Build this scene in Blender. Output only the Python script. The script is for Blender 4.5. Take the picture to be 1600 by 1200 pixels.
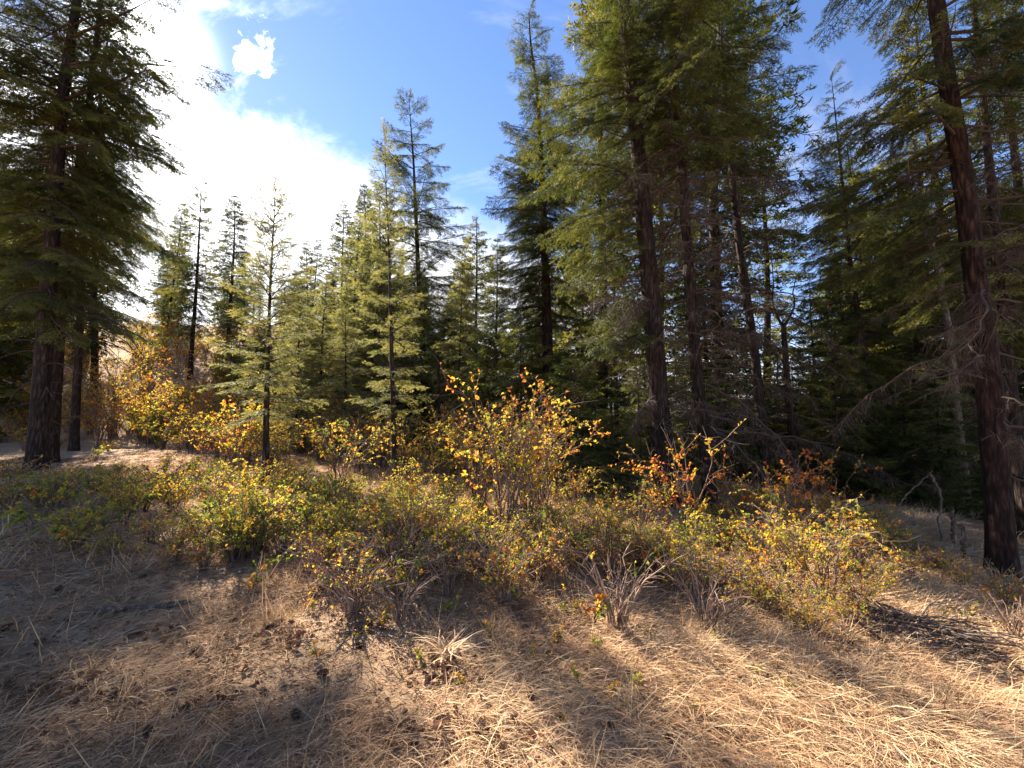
import bpy, math, random
import numpy as np
from math import sin, cos, tan, pi, radians, sqrt

# ------------------------------------------------------------------ clean
for _o in list(bpy.data.objects):
    bpy.data.objects.remove(_o)
SC = bpy.context.scene
COL = SC.collection

# ------------------------------------------------------------------ camera
F_PX = 625.0                      # focal length in pixels of a 1600 px wide frame (ultra wide phone lens)
PITCH = radians(4.8)
CAM_Z = 1.6
cam_d = bpy.data.cameras.new('camera')
cam_d.sensor_width = 36.0
cam_d.lens = 36.0 * F_PX / 1600.0
cam_d.clip_start = 0.05
cam_d.clip_end = 6000
cam = bpy.data.objects.new('camera', cam_d)
cam.location = (0, 0, CAM_Z)
cam.rotation_euler = (pi / 2 + PITCH, 0, 0)
COL.objects.link(cam)
SC.camera = cam

# ------------------------------------------------------------------ light
SUN_EL = radians(35.4)
SUN_AZ = radians(-45.0)           # measured from +Y (straight ahead) towards +X
SUN_DIR = np.array([sin(SUN_AZ) * cos(SUN_EL), cos(SUN_AZ) * cos(SUN_EL), sin(SUN_EL)])
SUN_STRENGTH = 5.0
SKY_STRENGTH = 0.085
EXPOSURE = 2.25

sun_d = bpy.data.lights.new('sun', 'SUN')
sun_d.energy = SUN_STRENGTH
sun_d.angle = radians(0.53)
sun_d.color = (1.0, 0.885, 0.73)
sun = bpy.data.objects.new('sun', sun_d)
from mathutils import Vector, Matrix, Euler
sun.rotation_euler = Vector(SUN_DIR).to_track_quat('Z', 'Y').to_euler()
sun.location = (-20, 20, 30)
COL.objects.link(sun)

W = bpy.data.worlds.new('World')
SC.world = W
W.use_nodes = True


def build_world():
    nt = W.node_tree
    N, Lk = nt.nodes, nt.links
    N.clear()
    out = N.new('ShaderNodeOutputWorld')
    bg = N.new('ShaderNodeBackground')
    bg.inputs['Strength'].default_value = SKY_STRENGTH
    Lk.new(bg.outputs[0], out.inputs[0])
    sky = N.new('ShaderNodeTexSky')
    sky.sky_type = 'NISHITA'
    sky.sun_disc = False
    sky.sun_elevation = SUN_EL
    sky.sun_rotation = SUN_AZ
    sky.altitude = 600
    sky.air_density = 1.0
    sky.dust_density = 0.05
    sky.ozone_density = 2.5
    tc = N.new('ShaderNodeTexCoord')

    def math_(op, a, b=None, clamp=False):
        m = N.new('ShaderNodeMath'); m.operation = op; m.use_clamp = clamp
        for i, v in enumerate((a, b)):
            if v is None: continue
            if isinstance(v, (int, float)): m.inputs[i].default_value = v
            else: Lk.new(v, m.inputs[i])
        return m.outputs[0]

    def dot_(vec, c):
        m = N.new('ShaderNodeVectorMath'); m.operation = 'DOT_PRODUCT'
        Lk.new(vec, m.inputs[0]); m.inputs[1].default_value = tuple(c)
        return m.outputs['Value']

    def sstep(v, a, b):
        m = N.new('ShaderNodeMapRange'); m.interpolation_type = 'SMOOTHSTEP'
        m.inputs['From Min'].default_value = a; m.inputs['From Max'].default_value = b
        m.inputs['To Min'].default_value = 0; m.inputs['To Max'].default_value = 1
        Lk.new(v, m.inputs['Value'])
        return m.outputs['Result']

    def noise(vec, scale, detail, rough=0.55, dist=0.0, mapping=None, color=False):
        if mapping:
            mp = N.new('ShaderNodeMapping')
            mp.inputs['Rotation'].default_value = mapping[0]
            mp.inputs['Scale'].default_value = mapping[1]
            Lk.new(vec, mp.inputs['Vector']); vec = mp.outputs[0]
        n = N.new('ShaderNodeTexNoise')
        n.inputs['Scale'].default_value = scale; n.inputs['Detail'].default_value = detail
        n.inputs['Roughness'].default_value = rough; n.inputs['Distortion'].default_value = dist
        Lk.new(vec, n.inputs['Vector'])
        return n.outputs['Fac']

    D = tc.outputs['Generated']
    # cloud bank: everything on the low/left side of a great circle across the sky
    a = pix_dir(230, 140); b = pix_dir(785, 365)
    n = np.cross(a, b); n /= np.linalg.norm(n)
    if n @ pix_dir(300, 300) < 0: n = -n
    d = dot_(D, n)
    n1 = noise(D, 5.0, 7, 0.6, 0.3)
    n2 = noise(D, 22.0, 6, 0.65)
    edge = math_('ADD', d, math_('MULTIPLY', math_('SUBTRACT', n1, 0.5), 0.13))
    edge = math_('ADD', edge, math_('MULTIPLY', math_('SUBTRACT', n2, 0.5), 0.09))
    bank = sstep(edge, -0.05, 0.115)
    # thin cirrus streaks
    st = noise(D, 3.2, 7, 0.62, 0.5, ((0.2, 0.5, -0.5), (1.0, 3.6, 1.6)))
    st2 = noise(D, 1.6, 3, 0.5)
    cirrus = math_('MULTIPLY', sstep(st, 0.50, 0.76), sstep(st2, 0.40, 0.60))
    cirrus = math_('MULTIPLY', cirrus, 0.42)
    # a small torn puff of cloud
    pc = pix_dir(397, 86); pc2 = pix_dir(407, 65)
    dp = math_('MAXIMUM', dot_(D, pc), math_('SUBTRACT', dot_(D, pc2), 0.0004))
    pn = noise(D, 30.0, 6, 0.65, 0.4)
    puff = sstep(math_('ADD', dp, math_('MULTIPLY', math_('SUBTRACT', pn, 0.5), 0.0046)), 0.9994, 1.0005)
    puff = math_('MULTIPLY', puff, 0.9)
    cov = math_('MAXIMUM', math_('MAXIMUM', bank, cirrus), puff)
    # forward scattering makes cloud bright towards the sun
    ds = math_('MAXIMUM', dot_(D, SUN_DIR), 0.0)
    glow = math_('MULTIPLY', math_('POWER', ds, 10.0), 6.0)
    glow = math_('ADD', glow, math_('MULTIPLY', math_('POWER', ds, 90.0), 40.0))
    n3 = noise(D, 9.0, 6, 0.6)
    body = math_('ADD', math_('MULTIPLY', n3, 2.2), 2.0)
    cl = math_('ADD', body, glow)
    comb = N.new('ShaderNodeCombineColor')
    Lk.new(math_('MULTIPLY', cl, 0.99), comb.inputs[0]); Lk.new(cl, comb.inputs[1]); Lk.new(math_('MULTIPLY', cl, 1.06), comb.inputs[2])
    hs = N.new('ShaderNodeHueSaturation')
    hs.inputs['Saturation'].default_value = 1.15
    hs.inputs['Value'].default_value = 0.76
    Lk.new(sky.outputs[0], hs.inputs['Color'])
    wb = N.new('ShaderNodeMix'); wb.data_type = 'RGBA'; wb.blend_type = 'MULTIPLY'; wb.inputs['Factor'].default_value = 1.0
    Lk.new(hs.outputs[0], wb.inputs['A']); wb.inputs['B'].default_value = (1.16, 0.93, 0.95, 1)
    mx = N.new('ShaderNodeMix'); mx.data_type = 'RGBA'
    Lk.new(cov, mx.inputs['Factor']); Lk.new(wb.outputs['Result'], mx.inputs['A']); Lk.new(comb.outputs[0], mx.inputs['B'])
    # aureole of thin haze in the clear sky around the sun
    au = math_('MULTIPLY', math_('POWER', ds, 900.0), 70.0)
    add = N.new('ShaderNodeMix'); add.data_type = 'RGBA'; add.blend_type = 'ADD'
    add.inputs['Factor'].default_value = 1.0
    cc = N.new('ShaderNodeCombineColor')
    for i in range(3): Lk.new(au, cc.inputs[i])
    Lk.new(mx.outputs['Result'], add.inputs['A']); Lk.new(cc.outputs[0], add.inputs['B'])
    Lk.new(add.outputs['Result'], bg.inputs['Color'])


def pix_dir(px, py):
    u, v = (px - 800) / F_PX, (600 - py) / F_PX
    d = np.array([u, cos(PITCH) - v * sin(PITCH), sin(PITCH) + v * cos(PITCH)])
    return d / np.linalg.norm(d)


build_world()
W.cycles.sampling_method = 'MANUAL'
W.cycles.sample_map_resolution = 1024
SC.view_settings.view_transform = 'Standard'
SC.view_settings.look = 'None'
SC.view_settings.exposure = EXPOSURE
SC.view_settings.gamma = 1.0
SC.view_settings.use_curve_mapping = False
SC.render.engine = 'CYCLES'
SC.cycles.max_bounces = 6
SC.cycles.diffuse_bounces = 3
SC.cycles.glossy_bounces = 2
SC.cycles.transmission_bounces = 4
SC.cycles.transparent_max_bounces = 4
SC.cycles.caustics_reflective = False
SC.cycles.caustics_refractive = False
SC.cycles.sample_clamp_indirect = 4.0
SC.cycles.use_denoising = True

# ------------------------------------------------------------------ noise and terrain
RNG = np.random.default_rng(7)
random.seed(7)


def vnoise(x, y, seed=0):
    x = np.asarray(x, float); y = np.asarray(y, float)
    xi = np.floor(x).astype(np.int64); yi = np.floor(y).astype(np.int64)
    fx = x - xi; fy = y - yi
    fx = fx * fx * (3 - 2 * fx); fy = fy * fy * (3 - 2 * fy)

    def h(a, b):
        n = (a * 374761393 + b * 668265263 + seed * 1442695041) & 0xffffffff
        n = ((n ^ (n >> 13)) * 1274126177) & 0xffffffff
        n = n ^ (n >> 16)
        return (n & 0xffff) / 65535.0
    return (h(xi, yi) * (1 - fx) + h(xi + 1, yi) * fx) * (1 - fy) + (h(xi, yi + 1) * (1 - fx) + h(xi + 1, yi + 1) * fx) * fy


def fbm(x, y, octaves=4, seed=0, gain=0.5):
    s = 0; a = 1; t = 0
    for k in range(octaves):
        s = s + a * vnoise(np.asarray(x) * 2 ** k + 17.3 * k, np.asarray(y) * 2 ** k - 9.1 * k, seed + k); t += a; a *= gain
    return s / t


def smooth(a, b, x):
    t = np.clip((np.asarray(x, float) - a) / (b - a), 0, 1)
    return t * t * (3 - 2 * t)


def height(x, y):
    x = np.asarray(x, float); y = np.asarray(y, float)
    xr = np.clip(x, 0, 14); xl = np.clip(-x, 0, 400)
    z = -0.10 * xr + 0.42 * (1 - np.exp(-xl / 3.6)) + 0.010 * np.clip(y, 0, 12)
    far = np.clip(y - 12.5, 0, 60)
    wl = smooth(2, -12, x)
    wr = smooth(0, 16, x)
    z = z + far * (0.05 + 0.10 * wl - 0.15 * wr) * smooth(0, 10, far)
    z = z + 0.25 * smooth(3, 6, x) * smooth(6.5, 9, y)
    z = z - 0.16 * np.clip(x - 8, 0, 60) * smooth(9, 16, y)
    z = z + 0.29 * np.clip(y - 13.2, 0, 20) * smooth(1, 6, y - 13.2) * smooth(-3.5, -8.5, x) * smooth(60, 20, np.abs(x + 14))
    z = z + 0.9 * (fbm(x / 9, y / 9, 3, 3) - 0.5) * smooth(12, 30, np.hypot(x, y))
    # bumps under foot
    near = smooth(40, 12, np.hypot(x, y))
    z = z + near * (0.13 * (fbm(x / 1.3, y / 1.3, 3, 11) - 0.5) + 0.05 * (fbm(x / 0.28, y / 0.28, 2, 21) - 0.5))
    z = z + smooth(8, 4, np.hypot(x, y)) * 0.022 * (vnoise(x / 0.07, y / 0.07, 31) - 0.5)
    # far land drops away to a valley and rises again as a forested ridge
    r = np.hypot(x, y)
    z = z - 22 * smooth(70, 260, r) + 45 * smooth(400, 1800, r) * (0.5 + fbm(x / 500, y / 500, 3, 5))
    return z


def H(x, y):
    return float(height(x, y))


def ground_hit(px, py):
    d = pix_dir(px, py)
    t = 0.8
    while t < 60:
        p = np.array([0, 0, CAM_Z]) + d * t
        if p[2] < H(p[0], p[1]):
            return p[0], p[1]
        t += 0.03 + t * 0.004
    d2 = d / d[1] * 11.0
    return d2[0], 11.0


def at(px, py, Y):
    d = pix_dir(px, py)
    return np.array([0, 0, CAM_Z]) + d * (Y / d[1])


# ------------------------------------------------------------------ materials
def new_mat(name):
    m = bpy.data.materials.new(name); m.use_nodes = True
    m.node_tree.nodes.clear()
    return m, m.node_tree.nodes, m.node_tree.links


def ramp(N, stops):
    r = N.new('ShaderNodeValToRGB')
    e = r.color_ramp.elements
    while len(e) < len(stops): e.new(0.5)
    for i, (p, c) in enumerate(stops):
        e[i].position = p; e[i].color = (*c, 1)
    return r


def foliage_mat(name, stops, transl=0.45, tcol=(1, 1, 1), rough=0.5, spec=0.3, objvar=0.0):
    m, N, Lk = new_mat(name)
    out = N.new('ShaderNodeOutputMaterial')
    at_ = N.new('ShaderNodeAttribute'); at_.attribute_name = 'tint'
    fac = at_.outputs['Fac']
    if objvar:
        oi = N.new('ShaderNodeObjectInfo')
        mr = N.new('ShaderNodeMapRange'); mr.inputs['To Min'].default_value = -objvar; mr.inputs['To Max'].default_value = objvar
        Lk.new(oi.outputs['Random'], mr.inputs['Value'])
        ad = N.new('ShaderNodeMath'); ad.operation = 'ADD'
        Lk.new(fac, ad.inputs[0]); Lk.new(mr.outputs[0], ad.inputs[1]); fac = ad.outputs[0]
    r = ramp(N, stops); Lk.new(fac, r.inputs[0])
    p = N.new('ShaderNodeBsdfPrincipled')
    p.inputs['Roughness'].default_value = rough
    p.inputs['Specular IOR Level'].default_value = spec
    Lk.new(r.outputs[0], p.inputs['Base Color'])
    tr = N.new('ShaderNodeBsdfTranslucent')
    mu = N.new('ShaderNodeMix'); mu.data_type = 'RGBA'; mu.blend_type = 'MULTIPLY'; mu.inputs['Factor'].default_value = 1
    Lk.new(r.outputs[0], mu.inputs['A']); mu.inputs['B'].default_value = (*tcol, 1)
    Lk.new(mu.outputs['Result'], tr.inputs['Color'])
    mx = N.new('ShaderNodeMixShader'); mx.inputs[0].default_value = transl
    Lk.new(p.outputs[0], mx.inputs[1]); Lk.new(tr.outputs[0], mx.inputs[2])
    Lk.new(mx.outputs[0], out.inputs[0])
    return m


def bark_mat(name, dark, mid, light, scale=1.0):
    m, N, Lk = new_mat(name)
    out = N.new('ShaderNodeOutputMaterial')
    tc = N.new('ShaderNodeTexCoord')
    mp = N.new('ShaderNodeMapping'); mp.inputs['Scale'].default_value = (14 * scale, 14 * scale, 2.6 * scale)
    Lk.new(tc.outputs['Object'], mp.inputs[0])
    n1 = N.new('ShaderNodeTexNoise'); n1.inputs['Scale'].default_value = 1.5; n1.inputs['Detail'].default_value = 6; n1.inputs['Distortion'].default_value = 0.6
    Lk.new(mp.outputs[0], n1.inputs['Vector'])
    vo = N.new('ShaderNodeTexVoronoi'); vo.feature = 'DISTANCE_TO_EDGE'; vo.inputs['Scale'].default_value = 1.3
    Lk.new(mp.outputs[0], vo.inputs['Vector'])
    n2 = N.new('ShaderNodeTexNoise'); n2.inputs['Scale'].default_value = 0.9; n2.inputs['Detail'].default_value = 3
    Lk.new(tc.outputs['Object'], n2.inputs['Vector'])
    mul = N.new('ShaderNodeMath'); mul.operation = 'MULTIPLY_ADD'
    Lk.new(vo.outputs['Distance'], mul.inputs[0]); mul.inputs[1].default_value = 0.7; Lk.new(n1.outputs['Fac'], mul.inputs[2])
    r = ramp(N, [(0.35, dark), (0.62, mid), (0.95, light)])
    ad = N.new('ShaderNodeMath'); ad.operation = 'MULTIPLY_ADD'
    Lk.new(n2.outputs['Fac'], ad.inputs[0]); ad.inputs[1].default_value = 0.35; Lk.new(mul.outputs[0], ad.inputs[2])
    sb = N.new('ShaderNodeMath'); sb.operation = 'SUBTRACT'; Lk.new(ad.outputs[0], sb.inputs[0]); sb.inputs[1].default_value = 0.17
    Lk.new(sb.outputs[0], r.inputs[0])
    p = N.new('ShaderNodeBsdfPrincipled'); p.inputs['Roughness'].default_value = 0.9; p.inputs['Specular IOR Level'].default_value = 0.15
    Lk.new(r.outputs[0], p.inputs['Base Color'])
    b = N.new('ShaderNodeBump'); b.inputs['Strength'].default_value = 0.8; b.inputs['Distance'].default_value = 0.03
    Lk.new(mul.outputs[0], b.inputs['Height']); Lk.new(b.outputs[0], p.inputs['Normal'])
    Lk.new(p.outputs[0], out.inputs[0])
    return m


def tint_mat(name, stops, rough=0.8, spec=0.2, transl=0.0):
    return foliage_mat(name, stops, transl, (1, 1, 1), rough, spec)


M_BARK = bark_mat('fir_bark', (0.008, 0.006, 0.005), (0.026, 0.018, 0.0145), (0.085, 0.060, 0.047))
M_BARKRED = bark_mat('reddish_bark', (0.008, 0.005, 0.004), (0.024, 0.013, 0.010), (0.085, 0.045, 0.032))
M_BARKGREY = bark_mat('weathered_grey_wood', (0.06, 0.044, 0.033), (0.14, 0.105, 0.078), (0.30, 0.24, 0.19), 1.6)
M_TWIG = tint_mat('branch_wood', [(0, (0.035, 0.022, 0.016)), (0.5, (0.085, 0.055, 0.040)), (1, (0.20, 0.155, 0.125))])
M_DEAD = tint_mat('dead_branch_wood', [(0, (0.022, 0.015, 0.012)), (0.5, (0.085, 0.058, 0.044)), (1, (0.33, 0.27, 0.22))])
M_NEEDLE = foliage_mat('fir_needles', [(0.0, (0.012, 0.024, 0.010)), (0.42, (0.042, 0.058, 0.015)), (0.75, (0.135, 0.146, 0.034)), (1.0, (0.25, 0.21, 0.05))], 0.38, (1.1, 1.1, 0.65), 0.6, 0.15, 0.10)
M_NEEDLEPALE = foliage_mat('young_fir_needles', [(0.0, (0.060, 0.078, 0.045)), (0.5, (0.155, 0.165, 0.075)), (1.0, (0.28, 0.26, 0.10))], 0.55, (1.3, 1.2, 0.7), 0.6, 0.15, 0.10)
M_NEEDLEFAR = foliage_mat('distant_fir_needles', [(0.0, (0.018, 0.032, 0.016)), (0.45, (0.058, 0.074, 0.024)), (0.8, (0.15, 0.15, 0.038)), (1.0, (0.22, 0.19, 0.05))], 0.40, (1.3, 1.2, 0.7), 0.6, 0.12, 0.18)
M_LEAF = foliage_mat('autumn_leaves', [(0.0, (0.055, 0.105, 0.022)), (0.22, (0.170, 0.225, 0.035)), (0.40, (0.37, 0.345, 0.058)), (0.55, (0.55, 0.36, 0.050)), (0.70, (0.52, 0.21, 0.035)), (0.86, (0.30, 0.055, 0.035)), (0.93, (0.22, 0.10, 0.05)), (1.0, (0.42, 0.27, 0.15))], 0.55, (1.3, 1.2, 0.8), 0.55, 0.2)
M_STEM = tint_mat('shrub_stem_bark', [(0, (0.055, 0.032, 0.024)), (0.5, (0.18, 0.115, 0.082)), (1, (0.40, 0.30, 0.23))])
M_GRASS = foliage_mat('dry_grass_blades', [(0.0, (0.15, 0.080, 0.044)), (0.3, (0.34, 0.205, 0.115)), (0.6, (0.58, 0.41, 0.245)), (0.85, (0.70, 0.55, 0.36)), (1.0, (0.55, 0.27, 0.14))], 0.25, (1, 0.95, 0.8), 0.7, 0.1)
M_LITTER = foliage_mat('forest_litter', [(0.0, (0.035, 0.020, 0.013)), (0.35, (0.14, 0.075, 0.046)), (0.65, (0.31, 0.175, 0.10)), (0.9, (0.50, 0.36, 0.24)), (1.0, (0.46, 0.30, 0.04))], 0.15, (1, 1, 1), 0.8, 0.08)
M_CONE = tint_mat('pine_cone_scales', [(0, (0.030, 0.018, 0.012)), (0.5, (0.075, 0.042, 0.026)), (1, (0.17, 0.10, 0.06))])


def ground_material():
    m, N, Lk = new_mat('dry_forest_floor')
    out = N.new('ShaderNodeOutputMaterial')
    g = N.new('ShaderNodeNewGeometry')
    P = g.outputs['Position']

    def noise(scale, detail=4, rough=0.6, dist=0.0, mp=None):
        v = P
        if mp:
            q = N.new('ShaderNodeMapping'); q.inputs['Rotation'].default_value = (0, 0, mp[0]); q.inputs['Scale'].default_value = mp[1]
            Lk.new(P, q.inputs[0]); v = q.outputs[0]
        n = N.new('ShaderNodeTexNoise'); n.inputs['Scale'].default_value = scale; n.inputs['Detail'].default_value = detail
        n.inputs['Roughness'].default_value = rough; n.inputs['Distortion'].default_value = dist
        Lk.new(v, n.inputs['Vector'])
        return n.outputs['Fac']
    fib = noise(26, 5, 0.7, 0.8, (0.7, (1, 4.5, 1)))
    fib2 = noise(60, 4, 0.7, 0.5, (-0.5, (1, 5, 1)))
    patch = noise(1.3, 5, 0.6, 0.4)
    fine = noise(45, 5, 0.75)
    s = N.new('ShaderNodeMath'); s.operation = 'ADD'; Lk.new(fib, s.inputs[0]); Lk.new(fib2, s.inputs[1])
    s2 = N.new('ShaderNodeMath'); s2.operation = 'MULTIPLY_ADD'; Lk.new(s.outputs[0], s2.inputs[0]); s2.inputs[1].default_value = 0.5; s2.inputs[2].default_value = 0
    s3 = N.new('ShaderNodeMath'); s3.operation = 'MULTIPLY_ADD'; Lk.new(patch, s3.inputs[0]); s3.inputs[1].default_value = 0.55; Lk.new(s2.outputs[0], s3.inputs[2])
    s4 = N.new('ShaderNodeMath'); s4.operation = 'MULTIPLY_ADD'; Lk.new(fine, s4.inputs[0]); s4.inputs[1].default_value = 0.5; Lk.new(s3.outputs[0], s4.inputs[2])
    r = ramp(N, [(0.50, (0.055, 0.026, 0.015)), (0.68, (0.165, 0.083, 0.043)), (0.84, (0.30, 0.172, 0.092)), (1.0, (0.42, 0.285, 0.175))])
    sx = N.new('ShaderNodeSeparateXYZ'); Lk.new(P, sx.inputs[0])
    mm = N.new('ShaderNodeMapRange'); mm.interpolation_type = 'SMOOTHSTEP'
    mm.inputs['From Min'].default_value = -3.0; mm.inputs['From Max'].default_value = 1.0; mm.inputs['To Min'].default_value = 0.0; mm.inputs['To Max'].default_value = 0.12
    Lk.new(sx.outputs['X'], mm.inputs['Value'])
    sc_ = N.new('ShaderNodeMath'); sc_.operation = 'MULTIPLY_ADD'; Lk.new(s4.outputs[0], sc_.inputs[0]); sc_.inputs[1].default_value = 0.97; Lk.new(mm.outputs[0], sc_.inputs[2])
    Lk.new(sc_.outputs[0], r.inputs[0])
    # distance from the camera meadow: far land carries forest
    ln = N.new('ShaderNodeVectorMath'); ln.operation = 'LENGTH'; Lk.new(P, ln.inputs[0])
    mr = N.new('ShaderNodeMapRange'); mr.interpolation_type = 'SMOOTHSTEP'
    mr.inputs['From Min'].default_value = 35; mr.inputs['From Max'].default_value = 110
    Lk.new(ln.outputs['Value'], mr.inputs['Value'])
    fr = ramp(N, [(0.3, (0.020, 0.035, 0.020)), (0.7, (0.07, 0.085, 0.04))]); Lk.new(noise(0.3, 6, 0.7), fr.inputs[0])
    mx = N.new('ShaderNodeMix'); mx.data_type = 'RGBA'
    Lk.new(mr.outputs[0], mx.inputs['Factor']); Lk.new(r.outputs[0], mx.inputs['A']); Lk.new(fr.outputs[0], mx.inputs['B'])
    p = N.new('ShaderNodeBsdfPrincipled'); p.inputs['Roughness'].default_value = 0.95; p.inputs['Specular IOR Level'].default_value = 0.1
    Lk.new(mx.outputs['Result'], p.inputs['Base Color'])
    b = N.new('ShaderNodeBump'); b.inputs['Strength'].default_value = 0.9; b.inputs['Distance'].default_value = 0.03
    Lk.new(s4.outputs[0], b.inputs['Height']); Lk.new(b.outputs[0], p.inputs['Normal'])
    Lk.new(p.outputs[0], out.inputs[0])
    return m


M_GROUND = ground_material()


# ------------------------------------------------------------------ mesh building with numpy
class Geo:
    def __init__(self):
        self.v, self.a, self.q, self.t, self.qm, self.tm = [], [], [], [], [], []
        self.n = 0

    def add(self, V, quads=None, tris=None, mat=0, tint=0.5):
        V = np.asarray(V, np.float32).reshape(-1, 3)
        k = len(V)
        self.v.append(V)
        self.a.append(np.broadcast_to(np.asarray(tint, np.float32), (k,)).copy())
        if quads is not None and len(quads):
            self.q.append(np.asarray(quads, np.int64) + self.n); self.qm.append(np.full(len(quads), mat))
        if tris is not None and len(tris):
            self.t.append(np.asarray(tris, np.int64) + self.n); self.tm.append(np.full(len(tris), mat))
        self.n += k

    def merge(self, other, M=None, s=1.0, off=(0, 0, 0), tint_add=0.0):
        if other.n == 0: return
        V = np.concatenate(other.v) * s
        if M is not None: V = V @ np.asarray(M, np.float32).T
        V = V + np.asarray(off, np.float32)
        self.v.append(V); self.a.append(np.concatenate(other.a) + tint_add)
        for arr, dst in ((other.q, self.q), (other.t, self.t)):
            for f in arr: dst.append(f + self.n)
        self.qm += other.qm; self.tm += other.tm
        self.n += other.n

    def tri_count(self):
        return sum(len(x) for x in self.t) + 2 * sum(len(x) for x in self.q)

    def mesh(self, name, mats, smooth_=False):
        me = bpy.data.meshes.new(name)
        V = np.concatenate(self.v).astype(np.float32)
        Q = np.concatenate(self.q) if self.q else np.zeros((0, 4), np.int64)
        T = np.concatenate(self.t) if self.t else np.zeros((0, 3), np.int64)
        me.vertices.add(len(V)); me.vertices.foreach_set('co', V.ravel())
        nl = Q.size + T.size
        me.loops.add(nl)
        me.loops.foreach_set('vertex_index', np.concatenate([Q.ravel(), T.ravel()]).astype(np.int32))
        npoly = len(Q) + len(T)
        me.polygons.add(npoly)
        st = np.concatenate([np.arange(len(Q)) * 4, Q.size + np.arange(len(T)) * 3]).astype(np.int32)
        me.polygons.foreach_set('loop_start', st)
        mi = np.concatenate((self.qm or [np.zeros(0)]) + (self.tm or [np.zeros(0)])).astype(np.int32)
        me.polygons.foreach_set('material_index', mi)
        me.polygons.foreach_set('use_smooth', np.full(npoly, smooth_, dtype=bool))
        for m in mats: me.materials.append(m)
        at_ = me.attributes.new('tint', 'FLOAT', 'POINT')
        at_.data.foreach_set('value', np.concatenate(self.a).astype(np.float32))
        me.update(calc_edges=True)
        return me


def unit(v):
    v = np.asarray(v, float)
    return v / np.maximum(np.linalg.norm(v, axis=-1, keepdims=True), 1e-9)


def tube(g, P, R, sides=5, mat=0, tint=0.5, cap=True, wob=None):
    P = np.asarray(P, float); n = len(P)
    R = np.broadcast_to(np.asarray(R, float), (n,))
    T = np.gradient(P, axis=0); T = unit(T)
    ref = np.array([0.0, 0.0, 1.0]) if abs(T[:, 2]).mean() < 0.85 else np.array([1.0, 0.0, 0.0])
    U = unit(np.cross(T, ref)); Vv = np.cross(T, U)
    an = np.arange(sides) / sides * 2 * pi
    rr = R[:, None] * (np.ones((n, sides)) if wob is None else wob)
    V = P[:, None, :] + rr[..., None] * (np.cos(an)[None, :, None] * U[:, None, :] + np.sin(an)[None, :, None] * Vv[:, None, :])
    i = np.arange(n - 1)[:, None] * sides; j = np.arange(sides)[None, :]
    q = np.stack([i + j, i + (j + 1) % sides, i + sides + (j + 1) % sides, i + sides + j], -1).reshape(-1, 4)
    ti = np.repeat(np.asarray(tint, float), sides) if np.ndim(tint) else tint
    g.add(V.reshape(-1, 3), quads=q, mat=mat, tint=ti)


def spikes(g, P, D, L, Wd, mat=0, tint=0.5, rng=RNG):
    """thin tapering slivers: one triangle each"""
    P = np.asarray(P, float); D = unit(D); k = len(P)
    if k == 0: return
    S = unit(np.cross(D, unit(rng.normal(size=(k, 3)))))
    L = np.broadcast_to(L, (k,)); Wd = np.broadcast_to(Wd, (k,))
    V = np.stack([P - S * Wd[:, None] / 2, P + S * Wd[:, None] / 2, P + D * L[:, None]], 1)
    t = np.arange(k * 3).reshape(-1, 3)
    g.add(V.reshape(-1, 3), tris=t, mat=mat, tint=np.repeat(np.broadcast_to(tint, (k,)), 3))


def needles(g, P, D, L, n, nl, nw, mat, tint, rng, flat=0.55):
    """needles round twigs; P, D, L describe the twigs"""
    k = len(P)
    if k == 0: return
    D = unit(D)
    up = np.tile([0.0, 0.0, 1.0], (k, 1)) + 0.25 * rng.normal(size=(k, 3))
    S = unit(np.cross(D, up)); Uu = np.cross(S, D)
    u = (np.arange(n)[None, :] + rng.uniform(0, 1, (k, n))) / n
    base = P[:, None, :] + D[:, None, :] * (u * L[:, None])[..., None]
    th = rng.uniform(0, 2 * pi, (k, n))
    lat = np.cos(th)[..., None] * S[:, None, :] + (flat * np.sin(th) + 0.15)[..., None] * Uu[:, None, :]
    f = rng.uniform(0.5, 1.0, (k, n))
    d = unit(lat + f[..., None] * D[:, None, :])
    ln = nl * rng.uniform(0.75, 1.2, (k, n))
    half = D[:, None, :] * (nw / 2)
    V = np.stack([base - half, base + half, base + d * ln[..., None]], 2).reshape(-1, 3)
    t = np.arange(len(V)).reshape(-1, 3)
    ti = np.repeat(np.broadcast_to(tint, (k,))[:, None] + rng.normal(0, 0.07, (k, n)), 3, axis=1).ravel()
    g.add(V, tris=t, mat=mat, tint=np.clip(ti, 0, 1))


def leaf_cards(g, P, D, L, Wd, mat, tint, rng, fold=0.25, flat=0.5):
    """small folded kite shaped leaves"""
    P = np.asarray(P, float); k = len(P)
    if k == 0: return
    D = unit(D)
    nrm = unit(rng.normal(size=(k, 3)) + np.array([0, 0, flat * 2]))
    S = unit(np.cross(D, nrm)); Nn = np.cross(S, D)
    L = np.broadcast_to(L, (k,))[:, None]; Wd = np.broadcast_to(Wd, (k,))[:, None]
    mid = P + D * L * 0.45
    V = np.stack([P, mid - S * Wd / 2 + Nn * Wd * fold, P + D * L - Nn * L * 0.12, mid + S * Wd / 2 + Nn * Wd * fold], 1)
    i = np.arange(k)[:, None] * 4
    t = np.concatenate([i + np.array([0, 1, 2]), i + np.array([0, 2, 3])])
    g.add(V.reshape(-1, 3), tris=t, mat=mat, tint=np.clip(np.repeat(np.broadcast_to(tint, (k,)), 4), 0, 1))


# ------------------------------------------------------------------ object helpers
def link(o, parent=None):
    COL.objects.link(o)
    if parent is not None: o.parent = parent
    return o


def mobj(name, me, parent=None, kind=None):
    o = bpy.data.objects.new(name, me); link(o, parent)
    if kind: o['kind'] = kind
    return o


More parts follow.
